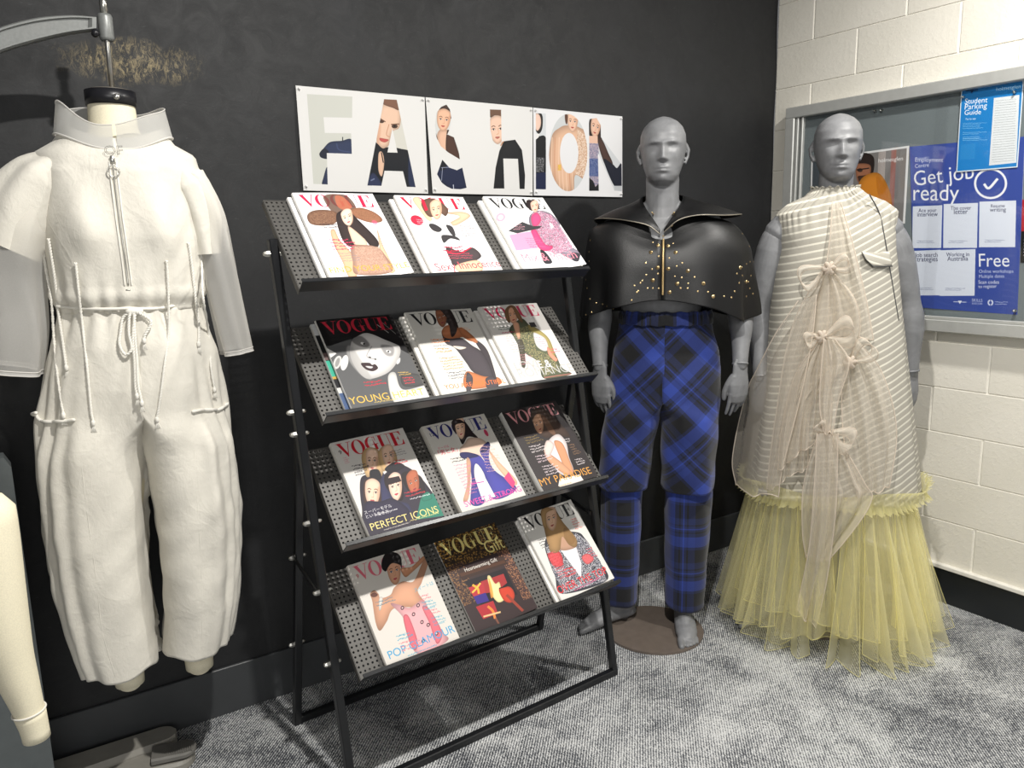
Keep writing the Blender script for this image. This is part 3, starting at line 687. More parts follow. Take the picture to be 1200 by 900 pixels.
A2.C([(668, 470), (700, 420), (780, 412), (836, 500), (870, 700), (862, 812), (600, 812), (620, 600)], '#1b1c20'); A2.S([(690, 420), (660, 466)], 10, '#b98a6a')
A3 = Art(420, 297, '#e2e2e4', [(65, 80), (825, 157), (818, 835), (72, 818)], 2)
letters(A3, [[[(86, 128), (172, 130), (172, 768), (88, 766)]],
             [circ(360, 460, 163, 325), circ(368, 464, 78, 170)],
             [[(540, 178), (606, 170), (640, 230), (640, 330), (815, 560), (815, 785), (750, 780), (612, 460), (618, 782), (536, 782)]]])
A3.P([(65, 80), (825, 157), (818, 835), (72, 818)], '#cdd0d3')
A3.C([(80, 130), (120, 120), (145, 160), (140, 260), (110, 300), (80, 250)], '#1f1a1a'); A3.C([(80, 140), (112, 135), (130, 180), (126, 240), (100, 276), (80, 240)], '#e8c6b4'); A3.C([(86, 360), (120, 320), (175, 350), (175, 640), (88, 640)], '#15161a'); A3.P([(86, 630), (175, 625), (175, 780), (86, 780)], '#1c2342'); A3.P([(84, 300), (120, 300), (110, 330), (86, 350)], '#e2e0de')
A3.spk([(90, 500), (160, 500), (150, 620), (90, 620)], ['#15161a', '#15161a', '#15161a', '#15161a', '#d8d8dc'], 1.2)
A3.P([(190, 130), (530, 130), (530, 800), (190, 800)], '#c9cccd'); A3.C([(290, 250), (360, 230), (460, 250), (530, 330), (530, 680), (420, 650), (400, 790), (300, 790), (200, 600), (220, 330)], '#dfb597')
A3.spk([(440, 260), (530, 330), (520, 680), (420, 640)], ['#cda98c', '#e2c7b0', '#b98f74', '#ead6c4'], 2.4, seed=4)
for x in (225, 250, 285, 315, 345, 372, 395): A3.S([(x, 330), (x - 6, 560), (x + 6, 790)], 7, '#eccab0' if x % 2 else '#c98e6c', .8)
A3.spk([(270, 560), (300, 560), (300, 610), (270, 610)], ['#e9c94a', '#d9a070'], 1.5); A3.C([(340, 140), (400, 128), (450, 160), (440, 200), (345, 200)], '#ead9ce'); A3.face(400, 205, 90, 140, 4, '#e8c0a6', '#b4473f'); A3.C([(336, 130), (360, 150), (352, 220), (338, 200)], '#5a3a2c')
A3.C([(545, 190), (600, 165), (650, 210), (650, 340), (620, 380), (545, 330)], '#2e211f'); A3.face(594, 250, 84, 140, 14, '#e2b8a0', '#b5564c'); A3.P([(540, 320), (612, 320), (612, 400), (540, 400)], '#e0b8a2')
A3.spk([(536, 380), (620, 384), (620, 790), (536, 790)], ['#7c7f99', '#b9a2ac', '#5c6486', '#c9b8bd'], 1.6, seed=2); A3.spk([(536, 510), (620, 512), (620, 660), (536, 660)], ['#3d4f80', '#55669a', '#2e3f70', '#8a93b4'], 1.6, seed=3)
A3.P([(536, 670), (570, 700), (590, 750), (618, 720), (620, 790), (536, 790)], '#17181c'); A3.C([(612, 350), (650, 350), (700, 460), (740, 560), (690, 590), (640, 480)], '#4b352e')
A3.C([(660, 520), (740, 560), (775, 590), (820, 550), (820, 740), (750, 740)], '#181c2b'); A3.P([(750, 740), (820, 740), (820, 790), (750, 790)], '#b9bcc0')
sheets = [('left-hand paper sheet lettered F A with a large face in the A', [(346.4, 100.2), (497.4, 113.9), (501.5, 227), (355.6, 223.2)], A1),
          ('middle paper sheet lettered S H with two model portraits', [(498.6, 114), (624, 126), (624, 229.2), (507, 226.5)], A2),
          ('right-hand paper sheet lettered I O N with three model portraits', [(624.8, 126.2), (729, 136.5), (729, 231), (625.5, 229)], A3)]
for lab, p4, art in sheets:
    P = [ony(a, b, -.003) for a, b in p4]; c = sum(P) / 4; o = empty('fashion_sheet', tuple(c)); tag(o, lab, 'poster', 'FASHION lettering sheets')
    n = 12; g = np.zeros((n, n, 3))
    for i in range(n):
        for j in range(n):
            u, v = i / (n - 1), j / (n - 1); p = (P[0] * (1 - u) + P[1] * u) * (1 - v) + (P[3] * (1 - u) + P[2] * u) * v
            g[i, j] = p - c + np.array([0, -.003 * math.sin(math.pi * u) * math.sin(2.2 * v) - .001, 0])
    MB().grid(g, [(i / (n - 1), 1 - j / (n - 1)) for i in range(n) for j in range(n)]).build('printed_sheet', art.mat('fashion_print', .5), o)
    bk = g.copy(); bk[..., 1] += .0008; MB().grid(bk[::-1]).build('paper_backing', 'white_paper', o)
    for u, v in ((.02, .03), (.98, .03), (.02, .96), (.98, .96)):
        p = (P[0] * (1 - u) + P[1] * u) * (1 - v) + (P[3] * (1 - u) + P[2] * u) * v - c
        MB().tube([(p[0], -.001, p[2]), (p[0], -.008, p[2])], [.004, .003], 8).build('push_pin', 'white_paper', o)

# ------------------------------------------------------------------ magazine covers
SK = '#efc9b0'
def c11():
    A = Art(222, 285, '#f2eeee', [(35, 55), (800, 65), (1190, 825), (385, 862)]); vogue(A, '#d8234a')
    A.C([(330, 120), (350, 80), (440, 70), (560, 90), (640, 200), (560, 260), (420, 240)], '#5d4438', .85, soft=1); A.C([(440, 90), (520, 100), (600, 190), (520, 215), (460, 180)], '#d9704f', .6)
    A.C([(170, 270), (220, 225), (330, 215), (440, 235), (470, 290), (420, 350), (300, 362), (200, 340)], '#7d5b48'); A.spk([(185, 240), (430, 230), (440, 340), (210, 345)], ['#8f6a52', '#6b4a3a', '#a98468', '#5a3f33'], 1.2, a=.6)
    A.C([(580, 215), (680, 195), (800, 230), (880, 290), (880, 330), (780, 335), (660, 300), (600, 260)], '#9a6a50'); A.spk([(620, 220), (780, 230), (860, 300), (700, 305)], ['#a97a5c', '#7a5440', '#8c614a'], 1.2, a=.6)
    A.C([(450, 260), (560, 220), (640, 290), (830, 480), (850, 560), (780, 560), (690, 470), (620, 560), (540, 540), (480, 440)], '#3a2f2e')
    A.C([(390, 420), (430, 400), (480, 500), (600, 640), (640, 830), (560, 845), (500, 700), (430, 560)], '#eab18e'); A.C([(560, 370), (640, 420), (740, 520), (720, 590), (620, 540), (580, 460)], SK)
    A.C([(840, 400), (900, 560), (1000, 760), (1010, 800), (960, 805), (880, 640)], '#eab996'); A.face(556, 290, 110, 130, -18, '#f2d2bd', '#c4485c')
    A.C([(590, 560), (720, 545), (820, 560), (900, 620), (980, 800), (640, 825), (600, 700)], '#b58f7c'); A.spk([(620, 560), (860, 560), (980, 800), (650, 820)], ['#c9a38c', '#a57c68', '#dcbfae', '#93705f'], 1.0, a=.7)
    A.T('FIND YOUR STYLE', (390, 808), (1150, 770), '#d8a43a', 1, .02); A.blurb((34, 108), (90, 108), 2, 9, '#3a3436'); A.blurb((40, 160), (104, 160), 4, 10, '#d2345a'); A.blurb((38, 205), (100, 205), 4, 8, '#8a7f86', .6); A.blurb((172, 120), (210, 120), 12, 8, '#b98f92', .5)
    A.E(186, 105, 8, 8, '#d85a80', uv=True, a=.6); return A
def c12():
    A = Art(222, 285, '#f4f0ee', [(80, 80), (725, 88), (1110, 785), (440, 812)]); vogue(A, '#d8203f')
    A.C([(250, 120), (300, 95), (350, 170), (400, 240), (440, 330), (380, 300), (310, 210)], '#eec2a2'); A.C([(560, 240), (720, 225), (795, 260), (740, 310), (640, 360), (600, 330), (690, 270)], '#eec2a2')
    A.C([(330, 160), (380, 110), (480, 120), (580, 200), (560, 270), (500, 240), (440, 280), (380, 260)], '#6d5346'); A.S([(340, 120), (380, 220)], 30, '#d8203f', .85)
    A.C([(410, 350), (440, 300), (540, 280), (620, 350), (690, 480), (700, 560), (540, 560), (520, 440)], '#eef0f2'); A.face(470, 215, 110, 150, -10, '#f0c8ab', '#c25a54')
    A.C([(400, 350), (450, 345), (520, 390), (490, 420), (430, 400)], '#3b383a'); A.C([(560, 355), (620, 370), (650, 450), (610, 440)], '#3b383a'); A.C([(520, 450), (640, 455), (690, 495), (600, 480), (540, 520)], '#3b383a')
    A.C([(560, 560), (700, 600), (810, 560), (895, 640), (800, 700), (640, 735), (600, 680)], '#4c4244'); A.S([(570, 605), (680, 620), (800, 560)], 12, '#d8203f'); A.C([(650, 730), (860, 680), (900, 780), (700, 795)], '#eec2a2')
    A.E(288, 310, 62, 42, '#d02b45', 25); A.blurb((30, 90), (54, 92), 3, 6, '#f4d6da', .8); A.blurb((64, 190), (146, 190), 2, 12, '#d8203f'); A.blurb((68, 214), (160, 214), 3, 8, '#d24a60'); A.blurb((150, 112), (206, 112), 5, 9, '#6a6568', .7)
    A.T('Sexy Innocence', (478, 782), (1085, 735), '#d4515c', 1.15, .0); return A
def c13():
    A = Art(222, 285, '#f3f1f0', [(75, 72), (620, 92), (1010, 760), (480, 765)]); vogue(A, '#17171a')
    A.C([(470, 120), (540, 120), (590, 170), (570, 220), (500, 210)], '#2a1f20'); A.C([(520, 250), (600, 220), (700, 260), (780, 370), (740, 400), (900, 600), (960, 640), (940, 715), (890, 700), (760, 620), (640, 600), (560, 460), (500, 330)], '#8d8190')
    A.spk([(520, 250), (600, 225), (700, 270), (770, 370), (900, 600), (760, 640), (640, 600), (540, 420)], ['#3d4048', '#c4587f', '#e8dfe6', '#8d93a4', '#d77a9c'], 1.4, seed=5); A.C([(690, 340), (725, 380), (705, 400), (692, 370)], '#f3f1f0')
    A.face(548, 180, 70, 100, -14, '#efc4ae', '#c0392f'); A.C([(520, 280), (570, 240), (610, 300), (590, 360), (540, 370)], '#e04f80'); A.C([(520, 430), (560, 400), (650, 540), (720, 560), (700, 600), (620, 600), (560, 520)], '#e5487c')
    A.P([(320, 412), (440, 330), (540, 372), (620, 370), (600, 395), (400, 438)], '#39383b'); A.P([(330, 450), (520, 420), (590, 580), (400, 596)], '#e79ab8'); A.blurb((62, 168), (122, 168), 5, 8, '#c96a90', .8)
    A.C([(610, 600), (660, 620), (720, 712), (650, 716)], '#2c2a30'); A.C([(880, 640), (950, 660), (945, 720), (900, 705)], '#332f38'); A.E(245, 280, 42, 42, '#e88aa2', 30, .7); A.E(245, 280, 22, 22, '#f3f1f0', 30); A.blurb((40, 112), (90, 112), 3, 9, '#e8a4b4', .7); A.blurb((175, 180), (214, 190), 6, 8, '#eac0cc', .6)
    A.T('Mix & Match', (480, 700), (940, 690), '#e58b9c', 1.15, .0); return A
def c21():
    A = Art(222, 285, '#59595a', [(100, 88), (715, 48), (1070, 775), (405, 862)])
    A.C([(100, 80), (720, 40), (800, 200), (900, 380), (760, 320), (560, 240), (380, 250), (200, 300), (150, 250)], '#141214'); A.P([(165, 300), (270, 365), (220, 400)], '#e8e6e2')
    A.C([(380, 330), (420, 230), (560, 190), (720, 260), (800, 330), (780, 440), (700, 540), (560, 590), (480, 560), (400, 440)], '#dcd9d6'); A.C([(350, 330), (400, 320), (560, 580), (480, 560), (380, 440)], '#a9a7a5', .7, soft=4)
    A.C([(400, 240), (520, 200), (700, 270), (880, 330), (760, 150), (540, 110), (380, 160)], '#171416'); A.C([(390, 250), (470, 225), (540, 290), (520, 320), (440, 300)], '#2c2a2b', .5, soft=4); A.C([(640, 300), (740, 320), (740, 390), (690, 395), (650, 350)], '#4a4849', .45, soft=4)
    A.E(486, 287, 20, 10, '#f2f0ee', 20); A.E(496, 290, 8, 8, '#141414'); A.E(702, 358, 22, 10, '#f2f0ee', 20); A.E(700, 358, 8, 8, '#141414'); A.S([(560, 310), (520, 395), (590, 425)], 8, '#8f8d8c', .7, soft=1); A.E(545, 405, 12, 6, '#3c3a3a', 20); A.E(592, 422, 10, 6, '#3c3a3a', 20)
    A.C([(472, 455), (540, 452), (565, 470), (590, 465), (615, 500), (570, 525), (510, 505)], '#3d2d30'); A.C([(510, 478), (570, 485), (560, 500), (530, 495)], '#cfcccc'); A.E(277, 440, 32, 58, '#c9c7c4', 18); A.E(335, 445, 30, 66, '#d8d6d3', 12); A.E(277, 440, 16, 40, '#6a6968', 18, .6); A.C([(770, 440), (800, 410), (800, 450), (775, 470)], '#e0dedc')
    A.C([(700, 590), (760, 540), (830, 690), (1060, 655), (1075, 780), (780, 820)], '#e6e4e0'); A.C([(820, 560), (960, 560), (1010, 650), (840, 660)], '#4d4c4c'); A.S([(600, 130), (700, 200)], 5, '#cfccc8', .8); A.S([(640, 110), (760, 210)], 4, '#cfccc8', .6)
    vogue(A, '#c2263c'); A.blurb((58, 208), (122, 208), 2, 9, '#d6283a'); A.T('YOUNG HEART', (388, 808), (1025, 740), '#e2b850', 1, .03); A.blurb((64, 270), (130, 270), 1, 7, '#e6c463'); A.blurb((164, 192), (200, 192), 2, 7, '#e3b95a'); A.blurb((170, 210), (205, 210), 3, 8, '#e23545'); return A
def c22():
    A = Art(222, 285, '#dcd9d2', [(60, 120), (640, 90), (1005, 770), (375, 868)]); vogue(A, '#17171a')
    A.C([(330, 100), (400, 70), (470, 110), (530, 240), (540, 350), (470, 360), (440, 220), (380, 160)], '#2b1f1f')
    A.C([(380, 290), (430, 230), (530, 250), (620, 320), (690, 370), (620, 360), (560, 330), (500, 370), (420, 380)], '#b06c46'); A.C([(380, 280), (400, 330), (460, 345), (560, 340), (650, 400), (760, 480), (860, 690), (780, 700), (660, 640), (600, 560), (500, 430), (410, 380)], '#4a4348')
    A.C([(600, 640), (760, 680), (900, 690), (900, 760), (600, 800)], '#c77848'); A.C([(605, 650), (660, 700), (640, 820), (600, 820)], '#4a4348'); A.C([(780, 700), (860, 690), (900, 790), (800, 800)], '#4a4348'); A.C([(680, 370), (720, 370), (800, 460), (880, 700), (850, 690), (790, 540)], '#3f383c'); A.C([(480, 408), (600, 420), (540, 440)], '#e6d6c8')
    A.C([(540, 250), (600, 270), (700, 360), (680, 380), (600, 330), (550, 300)], '#b9734b'); A.face(384, 165, 92, 140, -14, '#8a5338', '#7a3038', shade='#5d3524'); A.C([(350, 90), (440, 100), (520, 250), (470, 330), (440, 190), (380, 110)], '#2b1f1f')
    A.T('YOU ARE BEAUTIFUL', (404, 808), (968, 738), '#ef7a3a', 1, .035); A.blurb((40, 100), (96, 100), 2, 9, '#ef7a3a'); A.blurb((40, 132), (96, 132), 2, 10, '#f08a50'); A.blurb((40, 122), (96, 122), 1, 6, '#55545a'); A.blurb((40, 165), (110, 165), 5, 9, '#f08a50', .8); A.blurb((42, 215), (118, 215), 3, 9, '#55545a', .8); A.blurb((150, 65), (190, 70), 2, 7, '#ef9a6a', .6)
    A.P([(0, 150), (150, 60), (222, 120), (222, 285), (0, 285)], '#ffffff', .0, uv=True); return A
def c23():
    A = Art(222, 285, '#e6e2dd', [(35, 90), (630, 45), (1070, 785), (420, 880)]); vogue(A, '#d33a60')
    A.C([(470, 200), (560, 270), (720, 370), (830, 560), (900, 700), (1000, 770), (700, 820), (640, 640), (480, 540), (380, 380), (340, 300)], '#5a5f48'); A.C([(480, 540), (640, 660), (640, 700), (500, 640)], '#e6e2dd')
    A.spk([(370, 320), (560, 260), (620, 520), (800, 560), (880, 720), (700, 800), (640, 640), (470, 520)], ['#5f6648', '#8d8d62', '#3c4238', '#b9a97c', '#4a4c3e'], 1.5, seed=8)
    A.C([(420, 420), (480, 430), (500, 640), (490, 700), (460, 690), (440, 560)], '#4f4a3c'); A.C([(540, 260), (640, 300), (760, 400), (830, 590), (820, 620), (760, 560), (700, 400), (560, 320)], '#a99a5e'); A.C([(590, 345), (640, 350), (720, 400), (750, 500), (700, 525), (620, 470)], '#e6e2dd'); A.C([(740, 480), (800, 560), (850, 610), (820, 630), (750, 560)], '#e8967c')
    A.face(380, 170, 100, 140, -12, '#e0a888', '#a84038'); A.C([(300, 130), (340, 80), (400, 80), (470, 180), (480, 240), (430, 200), (380, 100), (340, 120), (350, 240), (310, 210)], '#8a6444'); A.C([(380, 240), (440, 250), (450, 380), (430, 400), (400, 330)], '#e0a888')
    A.blurb((140, 130), (180, 130), 5, 8, '#e07a9a', .7); A.blurb((172, 178), (215, 178), 2, 10, '#e0476a', .8); A.P([(150, 74), (172, 74), (172, 92), (150, 92)], '#2c2a2c', uv=True); A.blurb((28, 80), (78, 80), 2, 8, '#54605a'); A.blurb((34, 100), (80, 100), 1, 9, '#d33a60'); A.blurb((36, 115), (88, 115), 8, 8, '#8a8488', .6); A.blurb((40, 185), (90, 185), 5, 8, '#dc8a9c', .6); A.S([(700, 810), (1000, 765)], 14, '#d07a70', .6)
    A.T('LOVE &', (400, 725), (795, 690), '#b9b7b2', 1, .015); A.T('ROMANCE', (440, 812), (1040, 735), '#bcbab6', 1, .015); A.T('E &', (655, 705), (795, 690), '#f4f2ee', 1, .02); return A
def c31():
    A = Art(222, 285, '#dcd8d2', [(40, 145), (610, 40), (925, 695), (335, 860)]); vogue(A, '#c4202f')
    A.C([(265, 420), (330, 380), (420, 400), (520, 330), (600, 310), (720, 380), (850, 540), (925, 700), (335, 870), (270, 620)], '#332d3a'); A.C([(430, 400), (450, 370), (520, 560), (640, 600), (640, 680), (420, 700)], '#3a3a5c')
    A.C([(280, 260), (300, 200), (360, 180), (420, 210), (450, 320), (430, 400), (400, 340), (330, 400), (300, 360)], '#d0ac7c'); A.face(362, 285, 96, 150, 0, SK, '#c06a64'); A.C([(345, 350), (410, 345), (430, 410), (350, 410)], '#231f26')
    A.C([(410, 240), (440, 180), (500, 165), (550, 220), (560, 290), (520, 270), (480, 340), (440, 350)], '#d0ac7c'); A.face(492, 250, 96, 140, -8, SK, '#c06a64'); A.C([(460, 340), (540, 290), (620, 320), (520, 370)], '#231f26')
    A.C([(590, 400), (620, 360), (700, 370), (760, 420), (780, 540), (730, 560), (640, 500)], '#2a2224'); A.face(685, 445, 96, 150, -18, '#b9694a', '#96303c', shade='#8a4a34'); A.C([(660, 520), (740, 500), (820, 540), (740, 560)], '#2b2730')
    A.C([(455, 400), (500, 375), (570, 385), (600, 450), (600, 560), (560, 570), (470, 480)], '#2b2024'); A.face(542, 475, 106, 170, -10, '#f2d0bc', '#c2485a'); A.P([(475, 410), (570, 392), (590, 430), (478, 460)], '#2b2024')
    A.C([(290, 440), (350, 405), (410, 440), (420, 600), (300, 600)], '#4a3530'); A.face(358, 520, 120, 170, 4, '#f2ccb4', '#c05a5a'); A.C([(300, 590), (420, 580), (520, 560), (640, 640), (600, 700), (320, 760)], '#2e2940')
    A.P([(740, 560), (840, 520), (925, 690), (700, 720)], '#2c7a66'); A.C([(750, 540), (800, 510), (830, 560), (760, 580)], '#2c7a66')
    A.blurb((140, 190), (206, 190), 2, 9, '#d8303c'); A.blurb((148, 210), (206, 210), 1, 8, '#eeeeee'); A.T('PERFECT ICONS', (345, 800), (885, 662), '#ead98a', 1, .03); A.T('スーパーモデル', (292, 676), (512, 622), '#f4f2f0', 1, .02); A.T('という生き方。', (305, 706), (500, 662), '#f4f2f0', 1, .02); A.blurb((34, 226), (100, 226), 1, 7, '#f4f2f0'); A.blurb((42, 272), (120, 272), 1, 5, '#e8e0d0'); A.blurb((122, 268), (208, 268), 1, 7, '#ead98a')
    A.T('9', (110, 228), (130, 224), '#2a2224', 1, 0); A.blurb((16, 50), (30, 50), 4, 5, '#e08a98', .8); A.blurb((30, 78), (76, 78), 4, 9, '#4a464a', .8); A.blurb((150, 62), (200, 62), 3, 7, '#7a767a', .7); A.blurb((150, 92), (196, 92), 2, 8, '#d8303c', .8); return A
def c32():
    A = Art(222, 285, '#dad6ce', [(30, 130), (575, 38), (935, 710), (365, 865)]); vogue(A, '#23236e')
    A.C([(290, 110), (330, 75), (400, 90), (470, 180), (515, 230), (430, 220), (380, 280), (340, 200)], '#2b2022')
    A.C([(350, 330), (400, 270), (440, 230), (540, 235), (600, 290), (560, 380), (420, 400)], '#e2c4b0'); A.face(366, 155, 84, 140, -12, '#edc6aa', '#b8545a'); A.C([(300, 100), (360, 80), (420, 120), (380, 110), (320, 130), (330, 200), (300, 150)], '#2b2022')
    A.C([(355, 350), (420, 345), (520, 370), (570, 420), (530, 330), (600, 265), (620, 300), (610, 400), (660, 500), (850, 650), (640, 740), (560, 520), (490, 440), (480, 560), (560, 760), (440, 780), (450, 560), (420, 400), (370, 390)], '#4a48a4'); A.C([(355, 350), (430, 345), (520, 375), (440, 395), (370, 392)], '#1f1f54'); A.C([(535, 330), (600, 262), (622, 300), (570, 350)], '#1f1f54')
    A.P([(488, 440), (530, 480), (660, 720), (540, 745), (480, 560)], '#eeeae8'); A.C([(410, 400), (445, 420), (440, 560), (420, 720), (390, 760), (370, 740), (410, 600)], '#eab898'); A.C([(610, 330), (700, 430), (840, 570), (850, 620), (800, 600), (680, 470)], '#eab898'); A.P([(740, 560), (780, 510), (840, 600), (820, 650)], '#e8457a')
    A.T('SWEET & STRONG', (390, 805), (900, 672), '#ea4aa0', 1, .035); A.blurb((70, 268), (190, 262), 1, 8, '#ea4aa0'); A.T('テーマは', (168, 318), (262, 298), '#e0506a', 1, 0); A.T('「男と女」', (172, 362), (338, 330), '#d8304a', 1, .02); A.blurb((40, 118), (90, 118), 2, 9, '#3a3638'); A.blurb((40, 140), (92, 140), 10, 10, '#e07a9a', .6); A.blurb((150, 100), (206, 110), 9, 10, '#e8b0a0', .6)
    A.E(196, 64, 6, 12, '#c23a5c', uv=True); A.S([(440, 610), (560, 590)], 8, '#ea4aa0'); A.T('12', (108, 212), (140, 205), '#2a2a60', 1, 0); return A
def c33():
    A = Art(222, 285, '#332d2e', [(60, 130), (590, 50), (980, 715), (445, 860)]); vogue(A, '#e8a0a4')
    A.C([(340, 170), (400, 110), (480, 120), (620, 240), (720, 360), (640, 360), (560, 350), (500, 370), (420, 330)], '#4a3830'); A.face(418, 250, 92, 140, -22, '#c99a7c', '#9a4a44'); A.C([(440, 170), (500, 200), (580, 330), (560, 350), (500, 300)], '#6d4f3e')
    A.C([(455, 480), (500, 400), (560, 350), (620, 345), (680, 420), (700, 540), (740, 680), (620, 700), (520, 580)], '#e9dede'); A.C([(560, 400), (640, 420), (700, 560), (740, 680), (680, 690), (600, 520)], '#d89a74'); A.C([(455, 470), (500, 500), (640, 600), (720, 680), (660, 700), (500, 580)], '#dca27e'); A.C([(480, 400), (520, 395), (560, 440), (500, 540), (460, 480)], '#e8d4cc')
    A.P([(585, 800), (600, 740), (800, 700), (835, 752), (610, 815)], '#e8ded8'); A.T('MY PARADISE', (420, 800), (920, 690), '#dfa04c', 1, .03)
    A.blurb((30, 100), (92, 100), 3, 9, '#8a7440', .8); A.blurb((30, 132), (90, 132), 3, 9, '#e8dede'); A.blurb((34, 168), (94, 168), 3, 9, '#e8d0d8'); A.blurb((38, 205), (98, 205), 4, 9, '#e8d8dc'); A.blurb((170, 138), (200, 138), 2, 8, '#e8e0e0'); A.blurb((176, 160), (206, 160), 5, 8, '#a07a5a', .7); A.blurb((168, 212), (206, 212), 3, 8, '#e8dede'); A.blurb((62, 278), (110, 278), 1, 6, '#dfa04c'); return A
def c41():
    A = Art(222, 285, '#dcd6ce', [(30, 175), (545, 35), (830, 685), (300, 868)]); vogue(A, '#dd6a7c')
    A.C([(185, 370), (215, 345), (245, 370), (260, 400), (330, 380), (360, 330), (420, 290), (500, 290), (560, 180), (590, 130), (610, 170), (560, 300), (530, 360), (580, 440), (560, 470), (360, 470), (300, 560), (250, 620), (220, 560), (200, 420)], '#dca382')
    A.C([(250, 400), (275, 400), (262, 470), (248, 480)], '#dcd6ce'); A.C([(410, 200), (490, 190), (575, 120), (580, 150), (490, 230), (440, 260)], '#d0936f'); A.C([(190, 375), (215, 360), (240, 375), (225, 390), (200, 390)], '#5d3428')
    A.C([(330, 440), (400, 450), (470, 470), (570, 420), (620, 520), (700, 640), (740, 700), (540, 790), (460, 700), (420, 540)], '#eeb0b4'); A.C([(420, 540), (460, 530), (520, 700), (500, 760), (460, 700)], '#dd6a78'); A.C([(560, 470), (610, 480), (700, 640), (660, 720), (610, 580)], '#dd6a78', .9)
    for x, y in ((415, 470), (530, 455), (495, 515), (555, 570), (600, 590), (560, 700), (660, 650)): A.E(x, y, 12, 14, '#3a2430', 30); A.E(x, y, 6, 7, '#eec0c0', 30)
    A.face(362, 225, 96, 150, -12, '#e0a888', '#c04a54', eye='#28324a'); A.C([(272, 160), (300, 100), (360, 88), (410, 120), (418, 200), (400, 175), (350, 165), (320, 190), (300, 220), (275, 200)], '#1f1a1c')
    A.T('POP GLAMOUR', (318, 815), (800, 640), '#3f9fd0', 1, .03); A.T('スイートは', (510, 365), (650, 312), '#4aa2c0', 1, .02, .9); A.blurb((34, 118), (100, 118), 2, 8, '#5a7a8c', .8); A.blurb((52, 220), (100, 220), 2, 9, '#4aa2c0', .8); A.blurb((52, 240), (110, 240), 3, 9, '#e07a84', .8); A.blurb((62, 276), (150, 276), 1, 7, '#4aa2c0', .8); A.blurb((158, 142), (196, 142), 2, 9, '#e07a84', .8); A.blurb((158, 160), (200, 160), 3, 9, '#4aa2c0', .7); A.blurb((160, 186), (204, 186), 2, 9, '#e07a84', .8); A.blurb((166, 208), (208, 208), 3, 9, '#4aa2c0', .6)
    A.T('9', (95, 262), (112, 258), '#c4404c', 1, 0); return A
def c42():
    A = Art(222, 285, '#38292a', [(10, 145), (450, 30), (800, 670), (345, 860)])
    A.spk([(0, 0), (222, 0), (222, 90), (0, 90)], ['#2c2018', '#6b4d22', '#9a7436', '#3a2a1a', '#241a16'], 4, uv=True, seed=6); A.spk([(0, 80), (60, 80), (50, 200), (0, 200)], ['#3a2a28', '#5d4030', '#33262a', '#8a6440'], 3, uv=True, seed=9); A.spk([(180, 90), (222, 90), (222, 250), (190, 250)], ['#4a3330', '#6d4a3c', '#3a2a2c', '#a07050'], 3, uv=True, seed=10)
    A.P([(180, 360), (520, 270), (560, 330), (220, 430)], '#3a241c'); A.P([(200, 380), (530, 300), (545, 320), (215, 405)], '#50301f'); A.P([(240, 440), (540, 360), (640, 560), (380, 640)], '#201a20')
    A.P([(360, 450), (530, 400), (560, 470), (480, 530), (400, 540)], '#a83234'); A.P([(270, 490), (380, 455), (400, 540), (310, 560)], '#b8343c'); A.S([(300, 470), (340, 500), (350, 540)], 16, '#eeb03c'); A.S([(360, 460), (330, 500), (300, 530)], 14, '#f0c050'); A.P([(310, 560), (400, 535), (430, 600), (340, 620)], '#3a2c84')
    A.P([(330, 640), (460, 600), (500, 700), (390, 740)], '#b02c34'); A.S([(420, 640), (460, 680), (480, 740)], 18, '#ee8a3c'); A.S([(390, 720), (520, 690)], 14, '#e8c088')
    A.C([(410, 420), (430, 410), (470, 470), (500, 460), (520, 520), (545, 590), (500, 615), (450, 560), (430, 500)], '#ffe9a8'); A.C([(420, 430), (440, 470), (460, 560), (440, 570)], '#f0a040', .8, soft=1); A.C([(500, 510), (580, 500), (620, 560), (600, 620), (540, 600)], '#d0442c'); A.S([(560, 560), (640, 640), (690, 690)], 20, '#9a4030'); A.S([(500, 508), (560, 494)], 8, '#1a1416'); A.S([(480, 730), (520, 800)], 14, '#b06a4c', .6)
    vogue(A, '#eadb8c', y0=7, y1=52); A.T('Gift', (410, 250), (538, 208), '#eadb8c', 1.25, 0); A.T('Heartwarming Gift', (246, 372), (482, 304), '#f0ece4', 1.1, .02); A.blurb((76, 108), (124, 108), 1, 5, '#d8d0c8', .7); return A
